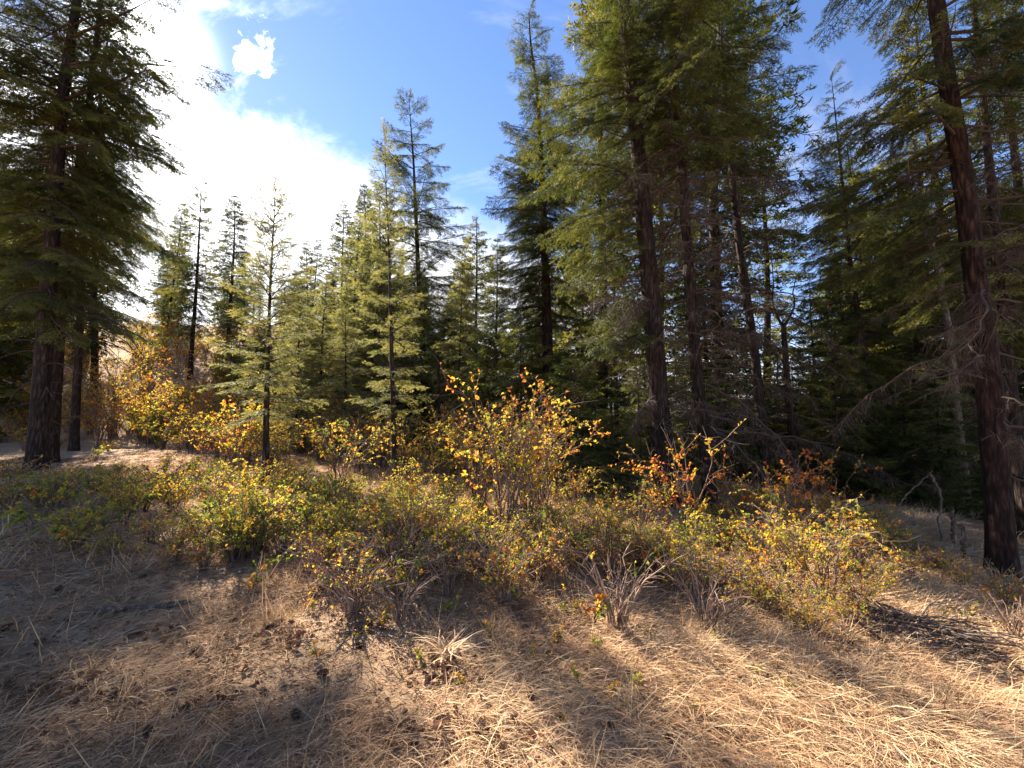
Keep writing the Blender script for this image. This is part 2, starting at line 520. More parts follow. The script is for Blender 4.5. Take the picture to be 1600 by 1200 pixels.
def empty(name, loc, rz=0.0):
    o = bpy.data.objects.new(name, None); o.location = tuple(float(c) for c in loc); o.rotation_euler = (0, 0, rz)
    o.empty_display_size = 0.2
    return link(o)


def tag(o, label, cat, group=None):
    o['label'] = label; o['category'] = cat
    if group: o['group'] = group
    return o


def copy_tree(src, loc, rz=0.0, s=1.0):
    r = src.copy(); COL.objects.link(r)
    r.location = tuple(float(c) for c in loc); r.rotation_euler = (0, 0, rz); r.scale = (s, s, s) if np.isscalar(s) else s
    for ch in src.children:
        c = ch.copy(); COL.objects.link(c); c.parent = r
    return r


# landmarks along the picture, used to word the labels of look-alikes
LAND = [(-400, ''), (60, 'twin trunks'), (415, 'bare sapling'), (617, 'feathery fir'), (686, 'rusty pole'), (855, 'narrow spruce'), (1035, 'stout fir'), (1105, 'red-footed trunk'), (1190, 'slim black trunk'),
        (1235, 'forked snag'), (1372, 'leaning trunk'), (1560, 'biggest trunk'), (2100, '')]
PENDING = []
ORD = ['first', 'second', 'third', 'fourth', 'fifth', 'sixth', 'seventh', 'eighth', 'ninth', 'tenth', 'eleventh', 'twelfth', 'thirteenth', 'fourteenth', 'fifteenth', 'sixteenth', 'seventeenth', 'eighteenth', 'nineteenth', 'twentieth'] + [str(k) + 'th' for k in range(21, 60)]


def later(o, phrase, cat, group, px):
    PENDING.append((o, phrase, cat, group, px))


def finish_labels():
    buckets = {}
    for o, ph, cat, gr, px in PENDING:
        k = max(i for i, (x, _) in enumerate(LAND) if x <= max(px, -399))
        buckets.setdefault((ph, k), []).append((px, o, cat, gr))
    for (ph, k), items in buckets.items():
        items.sort(key=lambda e: e[0])
        a, b = LAND[k][1], LAND[min(k + 1, len(LAND) - 1)][1]
        if k == 0: where = 'left of the twin trunks'
        elif k >= len(LAND) - 2: where = 'right of the biggest trunk'
        else: where = f'between {a} and {b}'
        for i, (px, o, cat, gr) in enumerate(items):
            n = len(items)
            if n == 1: lab = f'{ph} {where}'
            else: lab = f'{ph} {where}, {ORD[i]} from left'
            tag(o, lab, cat, gr)


def px_of(x, y, z=0.0):
    yc = y * cos(PITCH) + (z - CAM_Z) * sin(PITCH)
    return 800 + F_PX * x / max(yc, 0.1)


# ------------------------------------------------------------------ ground sheet
def build_ground():
    def axis(n, near, far, lo_half):
        t = np.linspace(0, 1, n)
        k = math.asinh(far / near)
        return near * np.sinh(t * k)
    xp = axis(170, 1.6, 2600, 0)
    xs = np.concatenate([-xp[:0:-1], xp])
    yp = axis(230, 1.5, 2600, 0); ym = axis(40, 1.5, 400, 0)
    ys = np.concatenate([-ym[:0:-1], yp])
    X, Y = np.meshgrid(xs, ys)
    Z = height(X, Y)
    V = np.stack([X, Y, Z], -1).reshape(-1, 3)
    nx, ny = len(xs), len(ys)
    i = np.arange(ny - 1)[:, None] * nx; j = np.arange(nx - 1)[None, :]
    q = np.stack([i + j, i + j + 1, i + nx + j + 1, i + nx + j], -1).reshape(-1, 4)
    g = Geo(); g.add(V, quads=q)
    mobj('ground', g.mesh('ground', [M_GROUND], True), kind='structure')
    return g.tri_count()


TRIS = {}
TRIS['ground'] = build_ground()


# ------------------------------------------------------------------ conifer branches
def branch_geo(L, rng, detail='near', rise=0.12, droop=0.30, tip=0.12, bare=0.18, hang=0.5, full=1.0, width=1.0, tint0=0.45, curl=0.05):
    """one live conifer bough growing along +X; wood is slot 0, needles slot 1"""
    g = Geo()
    n = 9 if detail == 'near' else 6
    t = np.linspace(0, 1, n)
    ph = rng.uniform(0, 6.28)
    x = L * t * 0.97; z = L * (rise * t - droop * t ** 2 + tip * t ** 3)
    y = L * curl * np.sin(t * 3.5 + ph) * t
    A = np.stack([x, y, z], -1)
    tube(g, A, np.linspace(0.010 * L + 0.005, 0.003, n), 5 if detail == 'near' else 3, 0, rng.uniform(0.1, 0.5))
    step = {'near': 0.085, 'mid': 0.14, 'far': 0.17}[detail]
    ns = max(4, int(L * (1 - bare) / step))
    TP, TD, TL, TT = [], [], [], []
    for side in (-1, 1):
        for i in range(ns):
            u = bare + (1 - bare) * (i + rng.uniform(0.1, 0.9)) / ns
            if rng.uniform() > full * 0.92: continue
            f = u * (n - 1); k = min(int(f), n - 2); b0 = A[k] + (A[k + 1] - A[k]) * (f - k)
            ax = unit(A[k + 1] - A[k])
            ls = (0.14 + 0.36 * L * (1 - u) ** 0.85 * min(1, 0.45 + (u - bare) * 2.2)) * rng.uniform(0.65, 1.2) * width
            ls = min(ls, 0.95)
            ang = radians(rng.uniform(42, 68))
            d0 = ax * cos(ang) + side * np.array([-ax[1], ax[0], 0]) * sin(ang) + np.array([0, 0, rng.uniform(-0.25, 0.12)])
            d0 = unit(d0)
            m = 4 if detail == 'near' else 3
            uu = np.linspace(0, 1, m)
            sag = hang * rng.uniform(0.3, 1.1)
            pts = b0 + d0 * (uu * ls)[:, None]
            pts[:, 2] -= sag * ls * uu ** 2 * 0.6
            if detail != 'far':
                tube(g, pts, np.linspace(0.0045, 0.0015, m), 3, 0, rng.uniform(0.1, 0.5))
            ds = {'near': 0.062, 'mid': 0.080, 'far': 0.13}[detail]
            nt = max(2, int(ls / ds))
            tb = tint0 + rng.normal(0, 0.10) + 0.18 * (u - 0.5)
            for s2 in (-1, 1):
                w = (np.arange(nt) + rng.uniform(0.2, 0.9, nt)) / nt
                w = w[w > 0.10]
                kk = len(w)
                ff = w * (m - 1); ki = np.minimum(ff.astype(int), m - 2)
                bp = pts[ki] + (pts[ki + 1] - pts[ki]) * (ff - ki)[:, None]
                dd = unit(pts[ki + 1] - pts[ki])
                lat = np.stack([-dd[:, 1], dd[:, 0], np.zeros(kk)], -1) * s2
                tw = unit(dd * rng.uniform(0.5, 1.0, (kk, 1)) + lat * rng.uniform(0.5, 1.0, (kk, 1)) + np.array([0, 0, -1]) * (hang * rng.uniform(0.0, 0.8, (kk, 1))) + rng.normal(0, 0.12, (kk, 3)))
                TP.append(bp); TD.append(tw)
                base = {'near': 0.15, 'mid': 0.13, 'far': 0.20}[detail]
                TL.append(base * rng.uniform(0.6, 1.25, kk) * (1.1 - 0.35 * w)); TT.append(np.full(kk, tb) + rng.normal(0, 0.06, kk) + 0.10 * w)
            TP.append(pts[-2:-1] * 0.3 + pts[-1:] * 0.7); TD.append(unit(pts[-1:] - pts[-2:-1])); TL.append(np.array([0.14])); TT.append(np.array([tb + 0.12]))
    TP.append(A[-1:]); TD.append(unit(A[-1:] - A[-2:-1])); TL.append(np.array([0.16])); TT.append(np.array([tint0]))
    TP = np.concatenate(TP); TD = np.concatenate(TD); TL = np.concatenate(TL); TT = np.clip(np.concatenate(TT), 0, 1)
    if detail == 'near':
        spikes(g, TP, TD, TL * 1.05, 0.005, 0, 0.45, rng)
        needles(g, TP, TD, TL, 13, 0.044, 0.0125, 1, TT, rng)
    elif detail == 'mid':
        needles(g, TP, TD, TL, 8, 0.052, 0.021, 1, TT, rng)
    else:
        needles(g, TP, TD, TL, 5, 0.105, 0.05, 1, TT, rng)
    return g


def dead_branch_geo(L, rng, droop=0.35, rise=0.1, dens=1.0, beard=0.0, tint=0.4, thick=1.0, sides=5):
    g = Geo()
    n = 10; t = np.linspace(0, 1, n); ph = rng.uniform(0, 6.28)
    A = np.stack([L * t * 0.95, L * 0.07 * np.sin(t * 4 + ph) * t, L * (rise * t - droop * t ** 2)], -1)
    A[1:] += rng.normal(0, 0.012 * L, (n - 1, 3)) * np.array([0.2, 1, 1])
    tube(g, A, np.linspace(0.008 * L + 0.007, 0.0022, n) * thick, sides, 0, np.linspace(tint, tint + 0.15, n))
    ns = int(L * 9 * dens)
    SP, SD, SL = [], [], []
    for i in range(ns):
        u = rng.uniform(0.18, 0.98); f = u * (n - 1); k = min(int(f), n - 2); b0 = A[k] + (A[k + 1] - A[k]) * (f - k)
        ax = unit(A[k + 1] - A[k]); side = rng.choice([-1, 1]); ang = radians(rng.uniform(30, 75))
        d = unit(ax * cos(ang) + side * np.array([-ax[1], ax[0], 0]) * sin(ang) + np.array([0, 0, rng.uniform(-0.7, 0.25)]))
        ls = rng.uniform(0.12, 0.42) * (0.5 + 0.35 * L) * (1.05 - 0.6 * u)
        m = 4; uu = np.linspace(0, 1, m)
        pts = b0 + d * (uu * ls)[:, None] + rng.normal(0, 0.02 * ls, (m, 3)) * uu[:, None]
        pts[:, 2] -= 0.3 * ls * uu ** 2
        tube(g, pts, np.linspace(0.0042, 0.0014, m) * thick, 3, 0, tint + rng.uniform(-0.1, 0.3))
        kk = rng.integers(3, 8)
        w = rng.uniform(0.25, 1.0, kk); ff = w * (m - 1); ki = np.minimum(ff.astype(int), m - 2)
        bp = pts[ki] + (pts[ki + 1] - pts[ki]) * (ff - ki)[:, None]
        SP.append(bp); SD.append(d + rng.normal(0, 0.6, (kk, 3)) + np.array([0, 0, -0.3])); SL.append(rng.uniform(0.06, 0.22, kk))
    if SP:
        SP = np.concatenate(SP); SD = np.concatenate(SD); SL = np.concatenate(SL)
        spikes(g, SP, SD, SL, 0.0045, 0, np.clip(tint + rng.uniform(-0.1, 0.35, len(SP)), 0, 1), rng)
    if beard > 0:
        kb = int(130 * beard * L)
        u = rng.uniform(0.12, 0.95, kb); ff = u * (n - 1); ki = np.minimum(ff.astype(int), n - 2)
        bp = A[ki] + (A[ki + 1] - A[ki]) * (ff - ki)[:, None] + rng.normal(0, 0.06, (kb, 3)) * np.array([0.5, 1, 0.4])
        spikes(g, bp, rng.normal(0, 0.35, (kb, 3)) + np.array([0, 0, -1.0]), rng.uniform(0.12, 0.5, kb), 0.0055, 0, np.clip(rng.uniform(0.1, 0.55, kb), 0, 1), rng)
    return g


LIVE = []      # (length, mesh, style)
rb = np.random.default_rng(101)
for L in (0.7, 1.2, 1.8, 2.5, 3.2):
    for v in range(4):
        g = branch_geo(L, rb, 'near', rise=rb.uniform(0.02, 0.22), droop=rb.uniform(0.18, 0.42), tip=rb.uniform(0.0, 0.2), hang=rb.uniform(0.45, 0.95), bare=rb.uniform(0.08, 0.25), full=rb.uniform(0.8, 1.0), tint0=rb.uniform(0.38, 0.58))
        TRIS['live%.1f_%d' % (L, v)] = g.tri_count()
        LIVE.append((L, g.mesh('fir_bough', [M_TWIG, M_NEEDLE])))
SAP = []
for L in (0.3, 0.55, 0.9, 1.4):
    for v in range(3):
        g = branch_geo(L, rb, 'near', rise=rb.uniform(0.1, 0.4), droop=rb.uniform(0.1, 0.35), tip=rb.uniform(0.05, 0.2), hang=rb.uniform(0.15, 0.5), bare=0.06, full=0.64, width=0.8, tint0=rb.uniform(0.4, 0.6))
        TRIS['sap%.1f_%d' % (L, v)] = g.tri_count()
        SAP.append((L, g.mesh('sapling_bough', [M_TWIG, M_NEEDLEPALE])))
DEADB = []
for L in (0.8, 1.5, 2.3):
    for v in range(4):
        g = dead_branch_geo(L, rb, droop=rb.uniform(0.1, 0.55), rise=rb.uniform(-0.05, 0.3), dens=rb.uniform(0.6, 1.2), beard=[0, 0.0, 0.5, 1.0][v])
        TRIS['dead%.1f_%d' % (L, v)] = g.tri_count()
        DEADB.append((L, g.mesh('dead_bough', [M_DEAD]), v))
ARCB = []
for v in range(4):     # long thin drooping bare boughs of the twin trunks
    g = dead_branch_geo(2.4, rb, droop=rb.uniform(0.45, 0.8), rise=rb.uniform(0.05, 0.3), dens=0.35, tint=0.08)
    ARCB.append((2.4, g.mesh('arching_bough', [M_DEAD])))


def pick(lib, L, rng):
    ls = sorted({e[0] for e in lib}); best = min(ls, key=lambda q: abs(math.log(q / L)))
    c = [e for e in lib if e[0] == best]
    return c[rng.integers(len(c))]


def trunk_path(pts3, Hh, n=60, wob=0.0, rng=None):
    """smooth path through the given points, carried on upwards to height Hh above its base"""
    P = np.array(pts3, float)
    d = unit(P[-1] - P[max(-3, -len(P))])
    d = unit(d * np.array([0.6, 0.6, 1]))
    z0 = P[0][2]
    if P[-1][2] < z0 + Hh:
        P = np.vstack([P, P[-1] + d * (z0 + Hh - P[-1][2]) / d[2]])
    z = np.linspace(z0, z0 + Hh, n)
    x = np.interp(z, P[:, 2], P[:, 0]); y = np.interp(z, P[:, 2], P[:, 1])
    ker = np.array([1, 2, 3, 2, 1.0]); ker /= ker.sum()
    for _ in range(2):
        xs = np.convolve(np.pad(x, 2, 'edge'), ker, 'valid'); ys = np.convolve(np.pad(y, 2, 'edge'), ker, 'valid')
        xs[0], ys[0] = x[0], y[0]; xs[-1], ys[-1] = x[-1], y[-1]; x, y = xs, ys
    return np.stack([x, y, z], -1)


def trunk_geo(path, r0, rng, sides=18, flare=1.35, top=0.06, taper=0.9):
    n = len(path); h = (path[:, 2] - path[0, 2]); Hh = h[-1]
    R = r0 * ((1 - h / Hh) ** taper * (1 - top) + top)
    R = R * (1 + (flare - 1) * 1.25 * np.exp(-np.maximum(h, 0) / 0.30))
    an = np.arange(sides) / sides * 2 * pi
    wob = 1 + 0.10 * (fbm(an[None, :] * 2.2 + 3 * rng.uniform(), h[:, None] * 1.1 + 7 * rng.uniform(), 3, int(rng.integers(99))) - 0.5) * 2
    wob = wob + 0.10 * np.exp(-h / 0.25)[:, None] * np.cos(an * 5 + rng.uniform(0, 6))[None, :]
    g = Geo(); tube(g, path, R, sides, 0, 0.5, wob=wob)
    return g, R


def add_branch(root, name, me, pos, az, pitch, roll, s, rng):
    o = bpy.data.objects.new(name, me)
    o.location = pos
    M = Matrix.Rotation(az, 3, 'Z') @ Matrix.Rotation(-pitch, 3, 'Y') @ Matrix.Rotation(roll, 3, 'X')
    o.rotation_euler = M.to_euler()
    o.scale = (s, s * rng.uniform(0.9, 1.1), s)
    link(o, root)
    return o


def near_tree(name, label, base, pts, r0, Hh, live, dead, seed, mat=M_BARK, step=0.30, per=4, lmax=3.0, lib=LIVE, prof=0.8, sides=18, live_side=None, ddens=3.0, dlen=(0.7, 2.2), beard=True, pitch0=(-18, 30), group=None, flare=1.35, cat='tree', taper=0.9, arcs=None, gap=0.33, dense_above=99, extra_live=None, dead_over=None):
    """a fir built up from its trunk and one child object for every bough"""
    rng = np.random.default_rng(seed)
    root = empty(name, base); tag(root, label, cat, group)
    P3 = [np.array(base)] + [np.array(p) for p in pts]
    path = trunk_path(P3, Hh, max(30, int(Hh / 0.16)))
    loc = path - np.array(base)
    loc[0, 2] -= 0.15
    g, R = trunk_geo(loc, r0, rng, sides, flare, taper=taper)
    mobj('trunk', g.mesh('trunk', [mat], True), root)
    TRIS[name + str(seed)] = g.tri_count()
    hs = loc[:, 2]

    def onaxis(h):
        return np.array([np.interp(h, hs, loc[:, 0]), np.interp(h, hs, loc[:, 1]), h])
    cnt = 0
    # live crown
    h = live[0]
    k = rng.uniform(0, 6.28)
    while h < Hh - 0.15:
        f = (h - live[0]) / (Hh - live[0])
        Lp = lmax * (1 - f) ** prof * min(1.0, 0.55 + 1.6 * f) + 0.18
        m = per if h < live[0] + 9 else max(3, per - 1)
        for b in range(m):
            az = k + b * 2 * pi / m + rng.normal(0, 0.3)
            if live_side is not None and h < live_side[2]:
                if cos(az - live_side[0]) < live_side[1] or rng.uniform() < 0.15: continue
            if vnoise(np.array([h / 1.5 + seed * 3.1]), np.array([(az % 6.283) / 1.3 + seed * 1.7]), seed)[0] < (gap if lib is LIVE else 0.24) * (1 if h < dense_above else 0.4): continue
            L = Lp * (rng.uniform(0.6, 1.15) if lib is LIVE else rng.uniform(0.4, 1.25)) * (1.2 if h >= dense_above else 1.0)
            e = pick(lib, L, rng)
            hh = h + rng.uniform(-0.12, 0.12)
            pt = radians(pitch0[0] + (pitch0[1] - pitch0[0]) * f + rng.normal(0, 6))
            add_branch(root, 'branch', e[1], onaxis(hh), az, pt, rng.normal(0, 0.12), L / e[0], rng); cnt += 1
        k += 0.9 + rng.normal(0, 0.2)
        h += step * rng.uniform(0.7, 1.3) * (1.0 if h < 11 else 1.7)
    for (hh, az, L, pt) in (extra_live or []):
        e = pick(lib, L, rng)
        add_branch(root, 'branch', e[1], onaxis(hh), az, pt, 0.0, L / e[0], rng)
    # leader
    e = pick(lib, 0.6, rng)
    add_branch(root, 'branch', e[1], onaxis(Hh - 0.1), 0, radians(84), 0, 0.6 / e[0], rng)
    # dead boughs
    if dead:
        nd = int((dead[1] - dead[0]) * ddens)
        for i in range(nd):
            hh = dead[0] + (dead[1] - dead[0]) * (i + rng.uniform()) / nd
            az = rng.uniform(0, 2 * pi)
            if dead_over is not None and rng.uniform() < 0.7:
                az = dead_over + rng.normal(0, 0.8)
            L = rng.uniform(*dlen)
            c = [d for d in DEADB if beard or d[2] < 2]
            e = pick(c, L, rng)
            add_branch(root, 'dead_branch', e[1], onaxis(hh), az, radians(rng.normal(-6, 12)), rng.normal(0, 0.3), L / e[0], rng)
    for (hh, az, L, pt) in (arcs or []):
        e = ARCB[rng.integers(len(ARCB))]
        add_branch(root, 'dead_branch', e[1], onaxis(hh), az, pt, rng.normal(0, 0.15), L / e[0], rng)
    return root, onaxis


def pts_at(Y, *pp):
    return [at(px, py, Y) for px, py in pp]


def base_at(px, py=None, Y=None):
    if Y is None:
        x, y = ground_hit(px, py)
    else:
        d = pix_dir(px, 700); x, y = d[0] / d[1] * Y, Y
    return (x, y, H(x, y))


# ---- the big trees standing round the clearing
B = base_at(57, 735)
Y1 = B[1]
near_tree('fir_tree', 'thicker front one of the twin dark fir trunks on the left', B, pts_at(Y1, (75, 450), (98, 150), (122, -10)), 0.165, 19, (3.5, 19), (0.5, 3.2), 11, M_BARK, extra_live=[(8.6, -0.15, 3.0, 0.1), (9.4, 0.1, 3.6, 0.12), (10.2, -0.2, 3.3, 0.1)], gap=0.38, dense_above=7.5, step=0.34, per=5, lmax=2.4, pitch0=(-22, 25), ddens=1.6, dlen=(0.5, 1.2), beard=False,
          arcs=[(2.9, 0.1, 2.1, 0.12), (2.3, -0.2, 1.9, 0.05), (3.3, 0.25, 2.5, 0.0), (1.9, 0.15, 1.3, 0.0), (2.6, 3.3, 1.6, 0.0), (1.9, 3.0, 1.5, -0.1), (1.4, 3.2, 1.2, 0.1), (3.6, -0.1, 3.0, 0.05), (4.2, 0.1, 3.2, 0.1)])
B = base_at(82, Y=Y1 + 1.1)
near_tree('fir_tree', 'slimmer rear one of the twin dark fir trunks on the left', B, pts_at(Y1 + 1.1, (95, 470), (120, 280), (137, 190), (152, 50)), 0.13, 17, (3.8, 17), (1.0, 4.0), 12, M_BARK, gap=0.36, dense_above=9, step=0.34, per=4, lmax=2.5, pitch0=(-20, 25), ddens=1.5, beard=False,
          arcs=[(3.1, 0.2, 2.3, 0.1), (3.7, 0.0, 2.8, 0.05)])
B = base_at(116, Y=Y1 + 4)
near_tree('fir_tree', 'thin dark fir trunk behind the twin trunks', B, pts_at(Y1 + 4, (133, 330), (147, 240), (158, 150)), 0.115, 16, (4.6, 16), None, 13, M_BARK, step=0.42, per=5, lmax=3.7)
B = base_at(-130, Y=8.0)
near_tree('fir_tree', 'fir at the left frame edge, its boughs reaching into view beside the twin trunks', B, [], 0.2, 17, (4.2, 17), (0.8, 2.6), 14, M_BARK, gap=0.2, step=0.34, per=5, lmax=3.6, ddens=1.2)

B = base_at(1040, 790); YA = B[1]
near_tree('fir_tree', 'stout dark fir with sunlit yellow green boughs left of its trunk', B, pts_at(YA, (1035, 700), (1020, 500), (1003, 300), (985, 130), (975, 0)), 0.225, 20, (3.4, 20), (1.0, 7.2), 21, M_BARK, step=0.29, per=5, lmax=3.0, live_side=(2.8, 0.25, 8.2), ddens=8, pitch0=(-20, 22), taper=0.75)
B = base_at(1110, 805); YB = B[1]
near_tree('fir_tree', 'dark fir trunk with a reddish sunlit foot, behind orange sprays', B, pts_at(YB + 0.4, (1105, 720), (1090, 600), (1075, 400), (1060, 200), (1050, 60)), 0.135, 19, (7.6, 19), (1.2, 9.0), 22, M_BARK, step=0.34, per=4, lmax=2.7, ddens=11.0, dlen=(0.8, 2.8), taper=0.7)
B = base_at(1197, 728); YC = B[1]
near_tree('fir_tree', 'slim black trunk with many bare side twigs, leaning left, right of the red footed trunk', B, pts_at(YC, (1180, 560), (1155, 380), (1135, 180), (1125, 60)), 0.135, 19, (9.0, 19), (1.2, 10.5), 23, M_BARK, step=0.36, per=4, lmax=2.7, ddens=11, taper=0.7, dlen=(0.8, 3.0))
B = base_at(1568, 905); YD = B[1]
near_tree('fir_tree', 'biggest fir trunk at the right, dark reddish brown, with bare dead boughs', B, pts_at(YD, (1545, 600), (1525, 450), (1505, 280), (1480, 130), (1462, 0)), 0.14, 18, (4.6, 18), (1.3, 7.5), 24, M_BARKRED, step=0.30, per=4, lmax=2.5, live_side=(2.6, 0.2, 6.6), ddens=9.0, dlen=(0.7, 2.3), taper=0.7)
B = base_at(1592, Y=YD + 2.2)
near_tree('fir_tree', 'second dark trunk close behind the biggest trunk', B, pts_at(YD + 2.2, (1582, 640), (1562, 420), (1545, 250)), 0.11, 16, (4.0, 16), (1.0, 5.5), 25, M_BARK, step=0.40, per=4, lmax=2.5, ddens=5)
B = base_at(1700, Y=6.4)
near_tree('fir_tree', 'fir beyond the right frame edge whose boughs hang beside the biggest trunk', B, [], 0.22, 16, (3.6, 16), (1.0, 3.6), 26, M_BARK, step=0.38, per=4, lmax=2.6, ddens=4.0)
B = base_at(1378, Y=12.5)
near_tree('fir_tree', 'thin leaning trunk among green firs, bare low down', B, pts_at(12.5, (1355, 580), (1330, 420), (1316, 280)), 0.11, 14, (4.2, 14), (1.0, 6.0), 27, M_BARK, step=0.32, per=5, lmax=2.2, ddens=4.0, sides=12)
B = base_at(1438, Y=14.5)
near_tree('fir_tree', 'thin dark trunk standing between the leaning trunk and the biggest trunk', B, pts_at(14.5, (1430, 640), (1410, 420), (1400, 250)), 0.10, 14, (3.8, 14), (1.0, 5.0), 28, M_BARK, step=0.32, per=5, lmax=2.2, ddens=4.0, sides=12)
B = base_at(862, Y=14.0)
near_tree('spruce_tree', 'tall narrow dark spruce with clear blue sky left of its top', B, pts_at(14.0, (856, 560), (850, 350), (840, 150), (828, 60)), 0.22, at(824, 20, 14.0)[2] - B[2], (2.8, 15.2), (1.2, 5), 29, M_BARKRED, step=0.24, per=6, lmax=2.5, prof=0.6, ddens=3.0, taper=0.8)

# the open crowned fir in the middle, against the sky
B = base_at(668, Y=19.0)
near_tree('fir_tree', 'open crowned fir standing tallest against the sky in the middle', B, pts_at(19.0, (656, 480), (646, 250), (640, 172)), 0.20, at(640, 158, 19.0)[2] - B[2], (5.0, 17), (2.5, 5.0), 31, M_BARK, step=0.40, per=5, lmax=3.1, prof=0.5, pitch0=(-8, 38), ddens=1.5, sides=14)
# saplings
B = base_at(415, 757); YS = B[1]
near_tree('young_fir', 'spindly young fir with a thin bare stem and sparse pale top', B, pts_at(YS, (416, 640), (422, 450), (429, 330)), 0.062, at(429, 312, YS)[2] - B[2], (1.25, 6), None, 32, M_BARK, step=0.17, per=4, lmax=0.9, lib=SAP, prof=0.75, pitch0=(-12, 40), sides=10, flare=1.2)
B = base_at(617, 762); YS2 = B[1]
near_tree('young_fir', 'feathery pale green young fir with a thin straight stem in the middle', B, pts_at(YS2, (614, 640), (608, 400), (602, 260)), 0.058, at(600, 236, YS2)[2] - B[2], (1.5, 7), None, 33, M_BARK, step=0.32, per=4, lmax=0.85, lib=SAP, prof=0.8, pitch0=(-14, 35), sides=10, flare=1.2)
print('near trees done', sum(TRIS.values()))


# ------------------------------------------------------------------ crowns of trees farther off
def crown_geo(Hh, lmax, rng, detail, prof=0.8, start=0.1, step=0.4, per=4, mat_shift=0.0, pitch0=(-18, 35), sparse=0.0):
    g = Geo()
    lib = []
    for q in (0.25, 0.5, 0.75, 1.0):
        for v in range(2):
            lib.append((q, branch_geo(max(0.35, q * lmax), rng, detail, rise=rng.uniform(0.05, 0.2), droop=rng.uniform(0.15, 0.4), tip=rng.uniform(0, 0.15), hang=rng.uniform(0.3, 0.9), bare=0.08, full=0.95, tint0=rng.uniform(0.35, 0.55))))
    h = start * Hh; k = rng.uniform(0, 6)
    while h < Hh - 0.1:
        f = (h - start * Hh) / (Hh * (1 - start))
        Lp = lmax * (1 - f) ** prof * min(1, 0.6 + 1.5 * f) + 0.15
        for b in range(per):
            if rng.uniform() < sparse: continue
            az = k + b * 2 * pi / per + rng.normal(0, 0.3)
            L = Lp * rng.uniform(0.6, 1.15)
            q, bg = min(lib, key=lambda e: abs(e[0] * lmax - L) + rng.uniform(0, 0.1))
            pt = radians(pitch0[0] + (pitch0[1] - pitch0[0]) * f + rng.normal(0, 7))
            M = Matrix.Rotation(az, 3, 'Z') @ Matrix.Rotation(-pt, 3, 'Y') @ Matrix.Rotation(rng.normal(0, 0.15), 3, 'X')
            g.merge(bg, np.array(M), L / max(0.35, q * lmax), (0, 0, h + rng.uniform(-0.1, 0.1)), rng.normal(0, 0.08))
        k += 0.8; h += step * rng.uniform(0.7, 1.3)
    return g


def proto_tree(Hh, lmax, r0, seed, detail, mats, **kw):
    rng = np.random.default_rng(seed)
    g = crown_geo(Hh, lmax, rng, detail, **kw)
    TRIS['proto%d' % seed] = g.tri_count()
    cm = g.mesh('crown', mats)
    n = 22
    z = np.linspace(-0.3, Hh, n)
    path = np.stack([0.05 * np.sin(z * 0.5 + seed), 0.05 * np.cos(z * 0.4 + seed), z], -1)
    tg, _ = trunk_geo(path, r0, rng, 9, 1.2)
    return Hh, cm, tg.mesh('trunk', [M_BARK], True)


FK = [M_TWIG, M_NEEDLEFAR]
FARP = [proto_tree(13, 2.9, 0.15, 201, 'far', FK, step=0.40, per=6, prof=0.85),
        proto_tree(12, 2.2, 0.13, 202, 'far', FK, step=0.38, per=6, prof=0.8, start=0.12),
        proto_tree(14, 2.5, 0.16, 203, 'far', FK, step=0.46, per=5, start=0.22, sparse=0.1, prof=0.8),
        proto_tree(11, 2.7, 0.13, 204, 'far', FK, step=0.36, per=6, prof=0.95, start=0.04),
        proto_tree(14, 2.1, 0.15, 205, 'far', FK, step=0.42, per=5, start=0.18, sparse=0.05, prof=0.85)]
_pc = FARP[0][1].copy(); _pc.materials[1] = M_NEEDLEPALE
FARP.append((FARP[0][0], _pc, FARP[0][2]))
MIDP = [proto_tree(4.2, 1.25, 0.05, 211, 'mid', [M_TWIG, M_NEEDLE], step=0.24, per=5, start=0.05, prof=0.85),
        proto_tree(3.0, 1.3, 0.045, 212, 'mid', [M_TWIG, M_NEEDLE], step=0.22, per=5, start=0.04, prof=0.8),
        proto_tree(5.2, 1.3, 0.06, 213, 'mid', [M_TWIG, M_NEEDLEPALE], step=0.26, per=5, start=0.08, prof=0.8)]


def far_tree(pr, x, y, Hh, phrase, group, rng, name='fir_tree', wide=1.0, z=None, cat='tree'):
    h0, cm, tm = pr
    s = Hh / h0
    o = empty(name, (x, y, H(x, y) if z is None else z), rng.uniform(0, 6.28))
    o.scale = (s * wide * rng.uniform(0.9, 1.1), s * wide * rng.uniform(0.9, 1.1), s)
    o.rotation_euler = (rng.normal(0, 0.025), rng.normal(0, 0.025), rng.uniform(0, 6.28))
    mobj('trunk', tm, o); mobj('crown', cm, o)
    later(o, phrase, cat, group, px_of(x, y, H(x, y)))
    return o


rf = np.random.default_rng(55)
